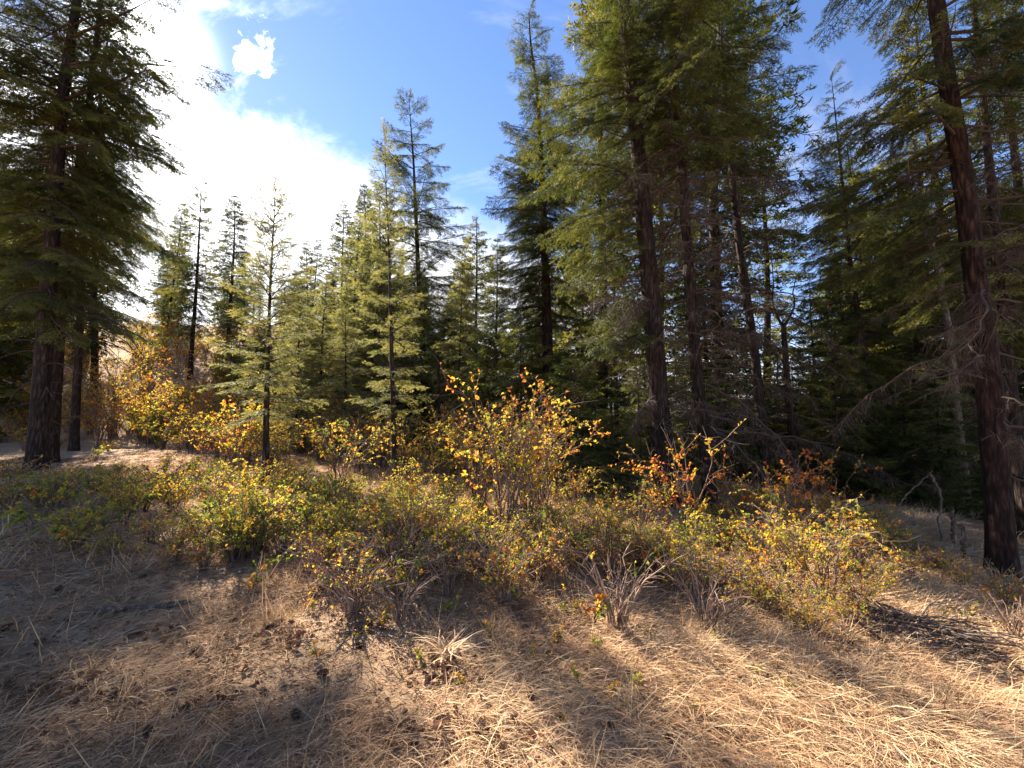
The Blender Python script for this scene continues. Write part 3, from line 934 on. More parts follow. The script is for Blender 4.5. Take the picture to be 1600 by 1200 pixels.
# trees whose tops can be picked out: (px of axis, py of top, distance, which, width)
TOPS = [(320, 270, 20, 2, 0.9), (372, 297, 24, 1, 1.0), (487, 372, 27, 3, 0.9), (462, 415, 31, 0, 0.9), (542, 318, 23, 0, 1.05), (580, 285, 26, 1, 1.0), (747, 343, 24, 3, 1.0), (712, 385, 28, 0, 1.0), (775, 372, 21, 1, 0.9),
        (262, 380, 34, 0, 1.0), (185, 160, 18, 4, 1.0), (18, 225, 20, 3, 1.1), (78, 320, 24, 0, 1.1), (122, 290, 27, 1, 1.1), (-30, 330, 22, 0, 1.1), (410, 425, 33, 2, 1.0), (30, 260, 16, 0, 1.1), (-40, 200, 14, 3, 1.1), (160, 300, 22, 2, 1.1), (520, 430, 36, 1, 1.0), (640, 430, 30, 0, 1.0),
        (905, 350, 19, 0, 1.0), (955, 330, 22, 2, 1.0), (1010, 440, 26, 3, 1.1), (1080, 430, 20, 1, 1.1), (1140, 490, 25, 0, 1.1), (1205, 520, 22, 2, 1.0), (1258, 430, 16, 3, 1.0), (1296, 262, 19, 1, 1.0),
        (1345, 330, 21, 0, 1.0), (1392, 250, 24, 4, 1.0), (1425, 360, 17, 3, 1.0), (1462, 320, 20, 0, 1.0), (1510, 300, 15, 1, 1.0), (1550, 330, 19, 2, 1.0), (1605, 240, 13, 0, 1.0), (1650, 300, 18, 3, 1.0), (840, 400, 27, 3, 1.0), (870, 430, 32, 0, 1.1),
        (556, 332, 16, 5, 1.0), (610, 300, 15, 5, 1.0), (575, 400, 13.5, 5, 1.0), (505, 430, 15, 5, 1.1), (665, 430, 17, 5, 1.0), (450, 470, 19, 5, 1.1), (700, 470, 20, 5, 1.1),
        (925, -60, 17, 2, 1.0), (1085, -120, 16, 2, 1.1), (1360, 190, 18, 2, 1.0), (1170, 160, 24, 4, 1.0), (1455, -20, 15, 2, 1.0), (1400, 300, 14, 0, 1.0), (1095, 330, 17, 1, 1.0), (1320, 400, 15, 3, 1.0), (1540, -60, 12, 2, 1.0), (1010, 120, 20, 4, 1.1)]
for (px, py, Y, w, wide) in TOPS:
    top = at(px, py, Y); x = top[0]
    zt = H(x, Y)
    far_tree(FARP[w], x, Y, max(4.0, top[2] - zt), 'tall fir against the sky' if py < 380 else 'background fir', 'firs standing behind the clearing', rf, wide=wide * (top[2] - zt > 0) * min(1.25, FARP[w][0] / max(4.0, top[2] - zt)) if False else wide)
# fill of the forest behind
for k in range(120):
    a = rf.uniform(-58, 58)
    Y = rf.uniform(22, 60)
    x = tan(radians(a)) * Y
    p = px_of(x, Y)
    hh = rf.uniform(8, 13)
    if 330 < p < 860 and Y < 34: continue
    if 330 < p < 860: hh = rf.uniform(5.5, 8.5) * (1 + (Y - 26) / 90)
    if p < 330:
        hh = rf.uniform(8, 12)
        if rf.uniform() < 0.72: continue
    if 1000 < p < 1480: hh = rf.uniform(5.0, 8.0)
    if p > 1500: hh += 2
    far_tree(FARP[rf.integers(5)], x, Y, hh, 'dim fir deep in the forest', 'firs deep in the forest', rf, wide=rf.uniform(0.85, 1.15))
# younger firs
YOUNG = [(812, 478, 11.5, 0, 1.1), (720, 410, 14.5, 2, 1.0), (770, 520, 13, 1, 1.2), (905, 560, 9.6, 1, 1.0), (962, 640, 8.6, 1, 0.9), (470, 470, 13, 2, 1.1), (545, 480, 12, 2, 1.0),
         (1290, 500, 11, 0, 1.1), (1340, 560, 12.5, 1, 1.2), (1450, 560, 10.5, 2, 1.0), (1405, 600, 11, 1, 1.2), (1240, 560, 13, 0, 1.2), (1150, 560, 12, 1, 1.2), (1075, 560, 13, 0, 1.1), (1000, 560, 13.5, 2, 1.0), (650, 520, 15, 0, 1.1), (590, 510, 17, 2, 1.2), (1560, 640, 9.0, 1, 1.1), (1200, 600, 15, 1, 1.2), (1310, 520, 16, 2, 1.1), (1420, 540, 15, 0, 1.2), (1500, 520, 13, 2, 1.2), (1370, 600, 17, 1, 1.4), (1120, 520, 17, 2, 1.2), (950, 540, 16, 0, 1.2), (880, 560, 15, 1, 1.3), (830, 520, 18, 0, 1.2), (690, 470, 20, 0, 1.2), (500, 500, 22, 1, 1.3), (1600, 560, 12, 0, 1.2), (1480, 640, 12, 1, 1.2), (1270, 620, 14, 1, 1.3)]
for (px, py, Y, w, wide) in YOUNG:
    top = at(px, py, Y); x = top[0]; hh = max(1.0, top[2] - H(x, Y))
    far_tree(MIDP[w], x, Y, hh, 'bushy low young fir', 'young firs under the tall trees', rf, 'young_fir', wide * min(1.7, max(0.8, (MIDP[w][0] / hh) ** 0.5)))
for k in range(22):
    Y = rf.uniform(14, 28); p = rf.uniform(330, 600)
    d = pix_dir(p, 650); x = d[0] / d[1] * Y
    far_tree(MIDP[rf.choice([2, 2, 0])], x, Y, rf.uniform(1.6, 4.2), 'small hillside fir', 'small firs on the hillside', rf, 'young_fir', 1.1)
print('far trees done', sum(TRIS.values()))


# ------------------------------------------------------------------ shrubs
def shrub_geo(Hh, spread, rng, nstem, nsub, leafn, leaf=(0.035, 0.026), tint=(0.4, 0.12), arch=0.5, leaf_from=0.3, stem_t=0.4, topred=0.0, base_r=0.10, r0=0.006):
    gs, gl = Geo(), Geo()
    LP, LD, LT = [], [], []
    for s in range(nstem):
        az = rng.uniform(0, 6.28); b = np.array([cos(az), sin(az), 0]) * base_r * sqrt(rng.uniform()) * spread
        lean = rng.uniform(0.1, 1.0) ** 0.7 * spread
        hh = Hh * rng.uniform(0.55, 1.05)
        az2 = az + rng.normal(0, 0.7)
        n = 6; t = np.linspace(0, 1, n)
        out = np.array([cos(az2), sin(az2), 0])
        P = b + out * (lean * t ** 1.6)[:, None] + np.array([0, 0, 1]) * (hh * (t - arch * 0.45 * t ** 2.5))[:, None]
        P[1:] += rng.normal(0, 0.02 * hh, (n - 1, 3))
        P[0, 2] -= 0.05
        tube(gs, P, np.linspace(1.25 * r0 * rng.uniform(0.7, 1.3), 0.0018, n), 4, 0, np.clip(stem_t + rng.uniform(-0.25, 0.25), 0, 1))
        segs = [(P, 1.0)]
        for k in range(nsub):
            u = rng.uniform(0.25, 0.97); f = u * (n - 1); i = min(int(f), n - 2); p0 = P[i] + (P[i + 1] - P[i]) * (f - i)
            d = unit(unit(P[i + 1] - P[i]) * 0.8 + rng.normal(0, 0.7, 3) + np.array([0, 0, 0.15]))
            l = hh * rng.uniform(0.12, 0.36) * (1.1 - 0.5 * u)
            m = 4; w = np.linspace(0, 1, m)
            Q = p0 + d * (w * l)[:, None] + rng.normal(0, 0.03 * l, (m, 3)) * w[:, None]; Q[:, 2] -= arch * 0.35 * l * w ** 2
            tube(gs, Q, np.linspace(0.0036, 0.0012, m), 3, 0, np.clip(stem_t + rng.uniform(-0.25, 0.25), 0, 1))
            segs.append((Q, l))
        tb = tint[0] + rng.normal(0, tint[1])
        for (Q, l) in segs:
            m = len(Q); c = 0 if rng.uniform() < 0.38 else rng.poisson(1.35 * leafn * rng.choice([0.7, 1.2, 2.2]))
            tb2 = tb + rng.normal(0, tint[1])
            if c == 0: continue
            lo = leaf_from if m == 6 else 0.15
            u = 1 - (1 - lo) * rng.uniform(0, 1, c) ** 1.7; f = np.minimum(u, 0.999) * (m - 1); i = np.minimum(f.astype(int), m - 2)
            p = Q[i] + (Q[i + 1] - Q[i]) * (f - i)[:, None]
            d = unit(Q[i + 1] - Q[i]) * 0.5 + rng.normal(0, 0.8, (c, 3)) + np.array([0, 0, -0.25])
            LP.append(p); LD.append(d); LT.append(tb2 + rng.normal(0, tint[1] * 0.6, c) + topred * smooth(0.55 * Hh, Hh, p[:, 2]))
    if LP:
        LP = np.concatenate(LP); LD = np.concatenate(LD); LT = np.concatenate(LT)
        k = len(LP)
        Ls = 0.8 * leaf[0] * rng.uniform(0.45, 1.35, k)
        leaf_cards(gl, LP, LD, Ls, Ls * leaf[1] / leaf[0] * rng.uniform(0.8, 1.2, k), 0, LT, rng)
    return gs, gl


SHR = {}


def shrub_proto(key, seed, n, **kw):
    for v in range(n):
        rng = np.random.default_rng(seed + v)
        gs, gl = shrub_geo(rng=rng, **kw)
        TRIS[key + str(v)] = gs.tri_count() + gl.tri_count()
        SHR.setdefault(key, []).append((gs.mesh('stems', [M_STEM], True), gl.mesh('leaves', [M_LEAF]) if gl.n else None))


shrub_proto('green', 300, 3, Hh=0.75, spread=0.66, nstem=24, nsub=6, leafn=4.6, leaf=(0.045, 0.034), tint=(0.30, 0.09), leaf_from=0.25)
shrub_proto('lime', 310, 3, Hh=0.85, spread=0.66, nstem=22, nsub=6, leafn=5, leaf=(0.045, 0.034), tint=(0.36, 0.09), leaf_from=0.3)
shrub_proto('gold', 320, 3, Hh=1.5, spread=0.9, nstem=19, nsub=9, leafn=4.2, leaf=(0.046, 0.034), tint=(0.46, 0.11), leaf_from=0.25, arch=0.7)
shrub_proto('amber', 330, 2, Hh=2.1, spread=0.85, nstem=20, nsub=10, leafn=4.6, leaf=(0.048, 0.040), tint=(0.51, 0.10), leaf_from=0.3, topred=0.22, r0=0.008)
shrub_proto('copper', 340, 2, Hh=1.5, spread=0.7, nstem=9, nsub=7, leafn=4, leaf=(0.050, 0.036), tint=(0.66, 0.09), leaf_from=0.4, r0=0.006)
shrub_proto('bare', 350, 3, Hh=0.75, spread=0.5, nstem=24, nsub=7, leafn=0.12, leaf=(0.04, 0.03), tint=(0.45, 0.15), stem_t=0.5)
shrub_proto('rust', 360, 2, Hh=0.6, spread=0.45, nstem=24, nsub=6, leafn=3.2, leaf=(0.032, 0.018), tint=(0.86, 0.07), stem_t=0.35)
shrub_proto('sprig', 370, 3, Hh=0.32, spread=0.22, nstem=5, nsub=3, leafn=3.0, leaf=(0.045, 0.034), tint=(0.36, 0.10), leaf_from=0.4, r0=0.003)
shrub_proto('brown', 380, 3, Hh=0.62, spread=0.55, nstem=34, nsub=7, leafn=2.2, leaf=(0.038, 0.027), tint=(0.48, 0.15), stem_t=0.55)

SHRUB_TXT = {'green': ('low green leaved shrub', 'low green shrubs in the clearing'), 'lime': ('low yellow green shrub', 'yellow green shrubs in the clearing'), 'gold': ('golden yellow shrub', 'golden autumn shrubs'),
             'amber': ('tall amber leaved shrub', 'tall amber shrubs'), 'copper': ('sparse copper leaved shrub', 'sparse copper shrubs'), 'bare': ('leafless twiggy shrub', 'leafless shrubs'),
             'rust': ('small dark red shrub', 'dark red shrubs'), 'sprig': ('small yellow green seedling', 'seedlings in the dry grass'), 'brown': ('withered brown shrub', 'withered brown shrubs')}
rs = np.random.default_rng(77)


def shrub(key, px=None, py=None, s=1.0, xy=None, label=None, wide=1.0, phrase=None):
    if xy is None:
        hit = ground_hit(px, py)
        if hit is None: return None
        x, y = hit
    else: x, y = xy
    st, lv = SHR[key][rs.integers(len(SHR[key]))]
    z = H(x, y)
    name = 'seedling' if key == 'sprig' else 'shrub'
    o = empty(name, (x, y, z), rs.uniform(0, 6.28)); o.scale = (s * wide, s * wide, s * rs.uniform(0.9, 1.1))
    mobj('stems', st, o, 'stuff')
    if lv: mobj('leaves', lv, o, 'stuff')
    ph, gr = SHRUB_TXT[key]
    cat = 'seedling' if key == 'sprig' else 'shrub'
    if label: tag(o, label, cat, gr)
    else:
        far = ' nearby' if y < 5.5 else (' farther off' if y < 11 else ' far back')
        later(o, phrase or (ph + far), cat, gr, px_of(x, y, z))
    return o


# the ones that stand out
shrub('amber', 790, 850, 1.32, label='tallest amber shrub with red leaf tips, before the dark firs in the middle')
shrub('amber', 845, 800, 1.3, label='amber shrub right behind the tallest amber shrub, reddish at its top')
shrub('amber', 750, 800, 1.1)
shrub('amber', 820, 830, 1.0)
shrub('gold', 1290, 955, 0.95, label='bright golden shrub spreading beside the brush pile', wide=1.0)
shrub('gold', 1245, 880, 0.85)
for (px, py, s_) in [(1210, 960, 0.5), (1250, 990, 0.42), (1325, 985, 0.45), (1300, 900, 0.8), (1375, 930, 0.5), (1190, 900, 0.7), (1270, 1000, 0.35), (1235, 930, 0.7), (1350, 960, 0.5)]:
    shrub('gold', px, py, s_, wide=1.15)
shrub('gold', 1340, 900, 0.75)
shrub('gold', 1210, 830, 0.8)
shrub('copper', 1270, 850, 1.35, label='copper leaved shrub rising above the golden thicket before the forked snag')
shrub('copper', 1085, 850, 1.35, label='copper sprays before the foot of the red footed trunk')
shrub('copper', 1045, 830, 1.15)
shrub('copper', 1215, 860, 1.25)
shrub('copper', 1310, 840, 1.2)
shrub('copper', 1150, 840, 1.0)
shrub('lime', 1085, 880, 0.9); shrub('lime', 1130, 870, 0.85); shrub('lime', 1180, 880, 0.8); shrub('lime', 1380, 880, 0.8)
shrub('bare', 965, 985, 1.05, label='dark leafless shrub with upright stems in the sunlit grass')
shrub('bare', 1105, 990, 0.9, label='pale leafless shrub with grey spreading twigs in the grass')
shrub('sprig', 925, 985, 1.1, label='bright yellow seedling at the foot of the dark leafless shrub')
shrub('sprig', 968, 850, 2.3, label='tall thin seedling with yellow leaves above the dark leafless shrub')
shrub('rust', 1030, 905, 1.0, label='dark red shrub beside the lime thicket, right of the leafless stems')
shrub('rust', 1000, 900, 0.9)
for (px, py, s) in [(560, 740, 0.9), (530, 770, 0.8), (600, 730, 0.9), (640, 745, 0.7), (575, 700, 1.0), (500, 720, 0.8), (545, 690, 1.1)]:
    shrub('gold', px, py, s * 1.35)
for (px, py, s) in [(640, 700, 1.1), (590, 690, 1.2), (690, 740, 0.7)]:
    shrub('amber', px, py, s * 1.05)
# green thicket on the left
for (px, py) in [(100, 800), (150, 830), (185, 870), (230, 850), (265, 880), (300, 850), (330, 890), (360, 860), (210, 800), (270, 800), (330, 800), (120, 860), (390, 830), (250, 770), (180, 775)]:
    shrub('green' if rs.uniform() < 0.6 else 'brown', px + rs.uniform(-12, 12), py, rs.uniform(0.6, 0.9))
for (px, py) in [(420, 820), (450, 850), (480, 815), (400, 790), (350, 770), (440, 780), (520, 810), (550, 840), (600, 815), (410, 860), (310, 765), (500, 790), (640, 800), (560, 790), (470, 770), (610, 850), (380, 880)]:
    shrub('lime', px + rs.uniform(-12, 12), py, rs.uniform(0.65, 0.95))
# tangle in the middle
for (px, py) in [(500, 880), (530, 905), (570, 895), (620, 880), (640, 930), (680, 900), (720, 905), (740, 880), (790, 905), (830, 900), (870, 880), (850, 920), (900, 900), (700, 860), (640, 850), (930, 880), (780, 940), (555, 935), (1120, 930), (1160, 920), (1190, 960), (1060, 930)]:
    shrub('brown', px + rs.uniform(-10, 10), py, rs.uniform(0.65, 1.0))
for (px, py) in [(480, 900), (625, 970), (552, 960), (600, 905), (760, 900), (820, 860), (900, 860), (560, 830), (700, 930)]:
    shrub('bare', px, py, rs.uniform(0.6, 0.95))
for (px, py) in [(560, 870), (600, 850), (650, 880), (690, 880), (740, 850), (820, 890), (890, 880), (950, 870), (510, 850), (1010, 870), (1050, 880), (720, 860), (800, 870), (880, 850), (930, 840), (660, 830), (760, 840), (960, 800), (900, 800), (1000, 830), (1000, 790), (870, 790), (690, 800)]:
    shrub('lime' if rs.uniform() < 0.55 else 'gold', px, py, rs.uniform(0.5, 0.8))
for (px, py) in [(770, 900), (850, 890), (960, 905)]:
    shrub('rust', px, py, rs.uniform(0.6, 0.9))
# the low thicket that ties them together
for k in range(52):
    px = rs.uniform(70, 1230); py = rs.uniform(765, 905) + 0.02 * (px - 600)
    if px < 420: py = min(py, 870)
    shrub(rs.choice(['lime', 'lime', 'green', 'brown', 'gold']), px, py, rs.uniform(0.48, 0.8))
# right hand bank
for (px, py, k) in [(1400, 860, 'brown'), (1440, 880, 'brown'), (1350, 860, 'lime'), (1420, 900, 'brown'), (1470, 900, 'brown'), (1320, 830, 'lime'), (1500, 920, 'brown'), (1250, 810, 'lime'), (1300, 800, 'copper'), (1370, 820, 'green'), (1580, 960, 'brown'), (1560, 930, 'bare'), (1590, 1010, 'bare')]:
    shrub(k, px, py, rs.uniform(0.6, 0.9))
# left back: shrubs round the path and up the hillside
for (px, py, k, s) in [(40, 705, 'gold', 0.8), (110, 690, 'amber', 0.75), (15, 690, 'amber', 0.8), (140, 680, 'gold', 0.9), (300, 690, 'lime', 1.0), (330, 700, 'gold', 0.8), (280, 705, 'gold', 0.6), (380, 690, 'lime', 1.0), (440, 690, 'lime', 1.1), (470, 700, 'gold', 0.9), (350, 680, 'gold', 1.1), (420, 680, 'gold', 1.0),
                       (200, 678, 'green', 0.8), (90, 700, 'brown', 0.9), (170, 705, 'brown', 0.7), (260, 730, 'brown', 0.6), (300, 735, 'rust', 0.7), (240, 690, 'copper', 0.9), (320, 720, 'copper', 0.7), (150, 720, 'sprig', 1.6), (185, 740, 'brown', 0.5), (20, 760, 'brown', 0.9), (60, 790, 'brown', 0.8), (10, 800, 'brown', 0.8), (45, 830, 'sprig', 1.5), (90, 780, 'green', 0.7)]:
    shrub(k, px, py, s)
for k in range(74):
    Y = rs.uniform(13.5, 25); p = rs.uniform(-20, 560)
    d = pix_dir(p, 650); x = d[0] / d[1] * Y
    key = rs.choice(['amber', 'gold', 'copper', 'amber', 'lime'])
    shrub(key, xy=(x, Y), s=rs.uniform(1.3, 2.2) * (0.75 if key == 'amber' else 1), phrase={'amber': 'amber hillside bush', 'gold': 'golden hillside bush', 'copper': 'coppery hillside bush', 'lime': 'yellow-green hillside bush'}[key])
for k in range(20):
    Y = rs.uniform(14, 20); p = rs.uniform(130, 400)
    d = pix_dir(p, 650); x = d[0] / d[1] * Y
    shrub(rs.choice(['amber', 'copper']), xy=(x, Y), s=rs.uniform(1.1, 1.6), phrase='orange hillside bush')
for k in range(10):
    Y = rs.uniform(9, 14); p = rs.uniform(640, 1400)
    d = pix_dir(p, 650); x = d[0] / d[1] * Y
    shrub(rs.choice(['brown', 'lime', 'green', 'bare']), xy=(x, Y), s=rs.uniform(0.6, 1.0))
for k in range(22):
    Y = rs.uniform(8.2, 13.5); p = rs.uniform(300, 730)
    d = pix_dir(p, 650); x = d[0] / d[1] * Y
    key = rs.choice(['gold', 'amber', 'gold', 'lime', 'copper'])
    shrub(key, xy=(x, Y), s=rs.uniform(0.9, 1.4) * (0.8 if key == 'amber' else 1))
# seedlings in the grass
for (px, py, s) in [(1000, 1090, 0.5), (905, 1075, 0.5), (955, 1100, 0.45), (870, 1010, 0.5), (1060, 1075, 0.3), (660, 1045, 0.5), (497, 1030, 0.4), (765, 1000, 0.5), (395, 930, 0.8), (610, 870, 1.2), (660, 890, 1.1), (785, 930, 0.9), (740, 870, 1.2), (890, 965, 0.8), (1500, 970, 0.8), (430, 890, 1.0), (840, 1040, 0.4), (1010, 1000, 0.4), (1080, 1110, 0.35), (1180, 1060, 0.4), (720, 1080, 0.4), (600, 985, 0.6), (930, 1020, 0.5), (1240, 1090, 0.35), (880, 1130, 0.3), (1400, 1080, 0.35), (990, 1120, 0.3), (560, 1000, 0.4), (1130, 1010, 0.5), (700, 960, 0.6), (480, 960, 0.5)]:
    shrub('sprig', px, py, s)
print('shrubs done', sum(TRIS.values()))


# ------------------------------------------------------------------ dry grass, needles and leaf litter
def sector_points(n, rng, rmin, rmax, power, half=58):
    u = rng.uniform(0, 1, n)
    e = 2 - power
    r = (rmin ** e + u * (rmax ** e - rmin ** e)) ** (1 / e)
    a = rng.uniform(-radians(half), radians(half), n)
    return r * np.sin(a), r * np.cos(a), r


def grass_amount(x, y):
    right = smooth(-3.0, 1.2, x + 0.25 * (y - 3))
    pat = fbm(x / 0.9, y / 0.9, 3, 41)
    return np.clip(0.45 + 0.55 * right, 0, 1) * (0.25 + 1.3 * smooth(0.30, 0.62, pat))


def build_grass():
    rng = np.random.default_rng(900)
    n = 330000
    x, y, r = sector_points(n, rng, 0.9, 13.0, 1.25)
    keep = rng.uniform(0, 1, n) < grass_amount(x, y)
    x, y, r = x[keep], y[keep], r[keep]; n = len(x)
    z = height(x, y)
    # combed flat: a slowly turning lie of the grass plus scatter
    lie = -0.75 + 1.6 * (fbm(x / 2.2, y / 2.2, 2, 51) - 0.5) * 2 + rng.normal(0, 0.75, n)
    el = np.abs(rng.normal(0.10, 0.22, n)); up = rng.uniform(0, 1, n) < 0.07
    el = np.where(up, rng.uniform(0.6, 1.3, n), el)
    L = 0.05 + 0.22 * rng.uniform(0, 1, n) ** 1.6 * np.where(x > 0, 1.25, 0.9) * (0.8 + 0.05 * r)
    wd = rng.uniform(0.0007, 0.0026, n) * np.where(rng.uniform(0, 1, n) < 0.08, 1.7, 1.0) * (0.45 + 0.2 * r)
    D = np.stack([np.cos(lie) * np.cos(el), np.sin(lie) * np.cos(el), np.sin(el)], -1)
    S = np.stack([-np.sin(lie), np.cos(lie), rng.normal(0, 0.4, n)], -1); S = unit(S)
    P0 = np.stack([x, y, z + rng.uniform(0, 0.018, n)], -1)
    bend = rng.normal(0, 0.28, n)
    segs = 3
    rows = []
    for k in range(segs + 1):
        t = k / segs
        c = P0 + D * (L * t)[:, None] + S * (bend * L * t * t)[:, None]
        arch = np.where(up, -0.25 * t * t, 0.22 * (t - t * t) * 1.3) * L
        c[:, 2] += arch
        w = wd * (1 - 0.85 * t)
        rows.append((c, w))
    V = np.zeros((n, 7, 3))
    for k in range(3):
        c, w = rows[k]
        V[:, 2 * k] = c - S * w[:, None]; V[:, 2 * k + 1] = c + S * w[:, None]
    V[:, 6] = rows[3][0]
    # keep blade tips above the soil
    zz = height(V[:, 6, 0], V[:, 6, 1]) + 0.004
    lift = np.maximum(0, zz - V[:, 6, 2]); V[:, 6, 2] += lift; V[:, 4, 2] += lift * 0.66; V[:, 5, 2] += lift * 0.66; V[:, 2, 2] += lift * 0.33; V[:, 3, 2] += lift * 0.33
    i = np.arange(n)[:, None] * 7
    q = np.concatenate([i + np.array([0, 1, 3, 2]), i + np.array([2, 3, 5, 4])]); t = i + np.array([4, 5, 6])
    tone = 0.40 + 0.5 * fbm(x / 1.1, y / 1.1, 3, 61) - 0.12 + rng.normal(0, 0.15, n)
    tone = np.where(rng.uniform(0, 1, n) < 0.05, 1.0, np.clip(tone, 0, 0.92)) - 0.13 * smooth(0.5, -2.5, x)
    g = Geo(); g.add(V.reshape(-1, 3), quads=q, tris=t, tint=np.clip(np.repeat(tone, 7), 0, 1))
    mobj('dry_grass', g.mesh('dry_grass', [M_GRASS]), kind='stuff')
    TRIS['grass'] = g.tri_count()

    # standing tufts and weed stalks, farther back too
    g = Geo()
    nt = 1500
    x, y, r = sector_points(nt, rng, 1.6, 16.0, 0.9)
    keep = rng.uniform(0, 1, nt) < np.clip(grass_amount(x, y), 0, 1) * np.where(r < 3.2, 0.35, 1)
    x, y, r = x[keep], y[keep], r[keep]
    for a, b, rr in zip(x, y, r):
        k = rng.integers(8, 26)
        P = np.stack([a + rng.normal(0, 0.05, k), b + rng.normal(0, 0.05, k), np.zeros(k)], -1)
        P[:, 2] = height(P[:, 0], P[:, 1]) - 0.01
        D = rng.normal(0, 0.55, (k, 3)) + np.array([0.25, -0.15, 0.85])
        D[:, 2] = np.abs(D[:, 2])
        spikes(g, P, D, rng.uniform(0.10, 0.36, k), rng.uniform(0.004, 0.007, k) * (0.6 + 0.1 * rr), 0, np.clip(rng.normal(0.52, 0.2, k), 0, 0.95), rng)
    mobj('grass_tufts', g.mesh('grass_tufts', [M_GRASS]), kind='stuff')
    TRIS['tufts'] = g.tri_count()

    # needles, bark bits and twigs lying flat
    g = Geo()
    n = 120000
    x, y, r = sector_points(n, rng, 0.9, 16.0, 1.1)
    P = np.stack([x, y, height(x, y) + rng.uniform(0.002, 0.014, n)], -1)
    az = rng.uniform(0, 6.28, n)
    D = np.stack([np.cos(az), np.sin(az), rng.normal(0.03, 0.08, n)], -1)
    L = rng.uniform(0.02, 0.09, n) * (0.8 + 0.08 * r); w = rng.uniform(0.002, 0.006, n) * (0.8 + 0.12 * r)
    tone = np.clip(rng.normal(0.40, 0.16, n) + 0.3 * (fbm(x / 0.8, y / 0.8, 3, 71) - 0.5), 0, 0.95)
    spikes(g, P, D, L, w, 0, tone, rng)
    # fallen leaves
    n = 14000
    x, y, r = sector_points(n, rng, 1.1, 18.0, 0.6)
    P = np.stack([x, y, height(x, y) + rng.uniform(0.006, 0.03, n)], -1)
    az = rng.uniform(0, 6.28, n)
    Ls = rng.uniform(0.015, 0.042, n)
    leaf_cards(g, P, np.stack([np.cos(az), np.sin(az), rng.normal(0.1, 0.2, n)], -1), Ls, Ls * 0.7, 0, np.where(rng.uniform(0, 1, n) < 0.12, rng.uniform(0.85, 1.0, n), rng.uniform(0.1, 0.65, n)), rng, flat=1.2)
    # drifts of curled dead leaves
    spots = [(690, 1050), (720, 1062), (560, 985), (480, 990), (840, 1045), (620, 1150), (1000, 1040), (330, 1030), (260, 1000), (350, 1090), (150, 1090), (60, 1085), (780, 1150), (1310, 1000), (1330, 1060), (1480, 1130), (1090, 1140), (500, 930), (900, 960), (430, 1000)]
    for (px, py) in spots:
        x0, y0 = ground_hit(px, py)
        k = int(rng.integers(14, 34))
        xx = x0 + rng.normal(0, 0.09, k); yy = y0 + rng.normal(0, 0.07, k)
        P = np.stack([xx, yy, height(xx, yy) + rng.uniform(0.008, 0.035, k)], -1)
        az = rng.uniform(0, 6.28, k); Ls = rng.uniform(0.03, 0.065, k)
        leaf_cards(g, P, np.stack([np.cos(az), np.sin(az), rng.normal(0.15, 0.3, k)], -1), Ls, Ls * rng.uniform(0.5, 0.9, k), 0, rng.uniform(0.15, 0.62, k), rng, fold=0.5, flat=0.6)
    mobj('forest_litter', g.mesh('forest_litter', [M_LITTER]), kind='stuff')
    TRIS['litter'] = g.tri_count()


build_grass()
print('grass done', sum(TRIS.values()))


# ------------------------------------------------------------------ snag, pole, dead trees, fallen wood
def wood_tree(name, label, base, pts, r0, r1, mat, seed, cat, branches=0, blen=(0.5, 1.4), sides=12, extra=None, group=None):
    rng = np.random.default_rng(seed)
    root = empty(name, base); tag(root, label, cat, group)
    P = np.vstack([np.array(base)] + [np.array(p) for p in pts]) - np.array(base)
    n = 26
    u = np.linspace(0, 1, len(P)); uu = np.linspace(0, 1, n)
    Q = np.stack([np.interp(uu, u, P[:, k]) for k in range(3)], -1)
    Q[1:-1] += rng.normal(0, 0.008, (n - 2, 3)); Q[0, 2] -= 0.12
    wob = 1 + rng.normal(0, 0.06, (n, sides))
    g = Geo(); tube(g, Q, np.linspace(r0, r1, n), sides, 0, wob=wob)
    # broken top
    spikes(g, np.repeat(Q[-1:], 5, 0) + rng.normal(0, r1 * 0.4, (5, 3)), rng.normal(0, 0.25, (5, 3)) + unit(Q[-1] - Q[-3]), rng.uniform(0.03, 0.10, 5) * (r1 / 0.03), r1 * 0.9, 0, 0.5, rng)
    mobj('trunk', g.mesh('trunk', [mat], True), root)
    for k in range(branches):
        f = rng.uniform(0.2, 1.0); i = int(f * (n - 1))
        L = rng.uniform(*blen); e = pick(DEADB, L, rng)
        add_branch(root, 'dead_branch', e[1], Q[i], rng.uniform(0, 6.28), radians(rng.normal(0, 18)), rng.normal(0, 0.4), L / e[0], rng)
    for (pp, ra, rb_) in (extra or []):
        E = np.array(pp) - np.array(base); m = 8
        u = np.linspace(0, 1, len(E)); uu = np.linspace(0, 1, m)
        E2 = np.stack([np.interp(uu, u, E[:, k]) for k in range(3)], -1)
        g = Geo(); tube(g, E2, np.linspace(ra, rb_, m), 7, 0)
        mobj('limb', g.mesh('limb', [mat], True), root)
    return root


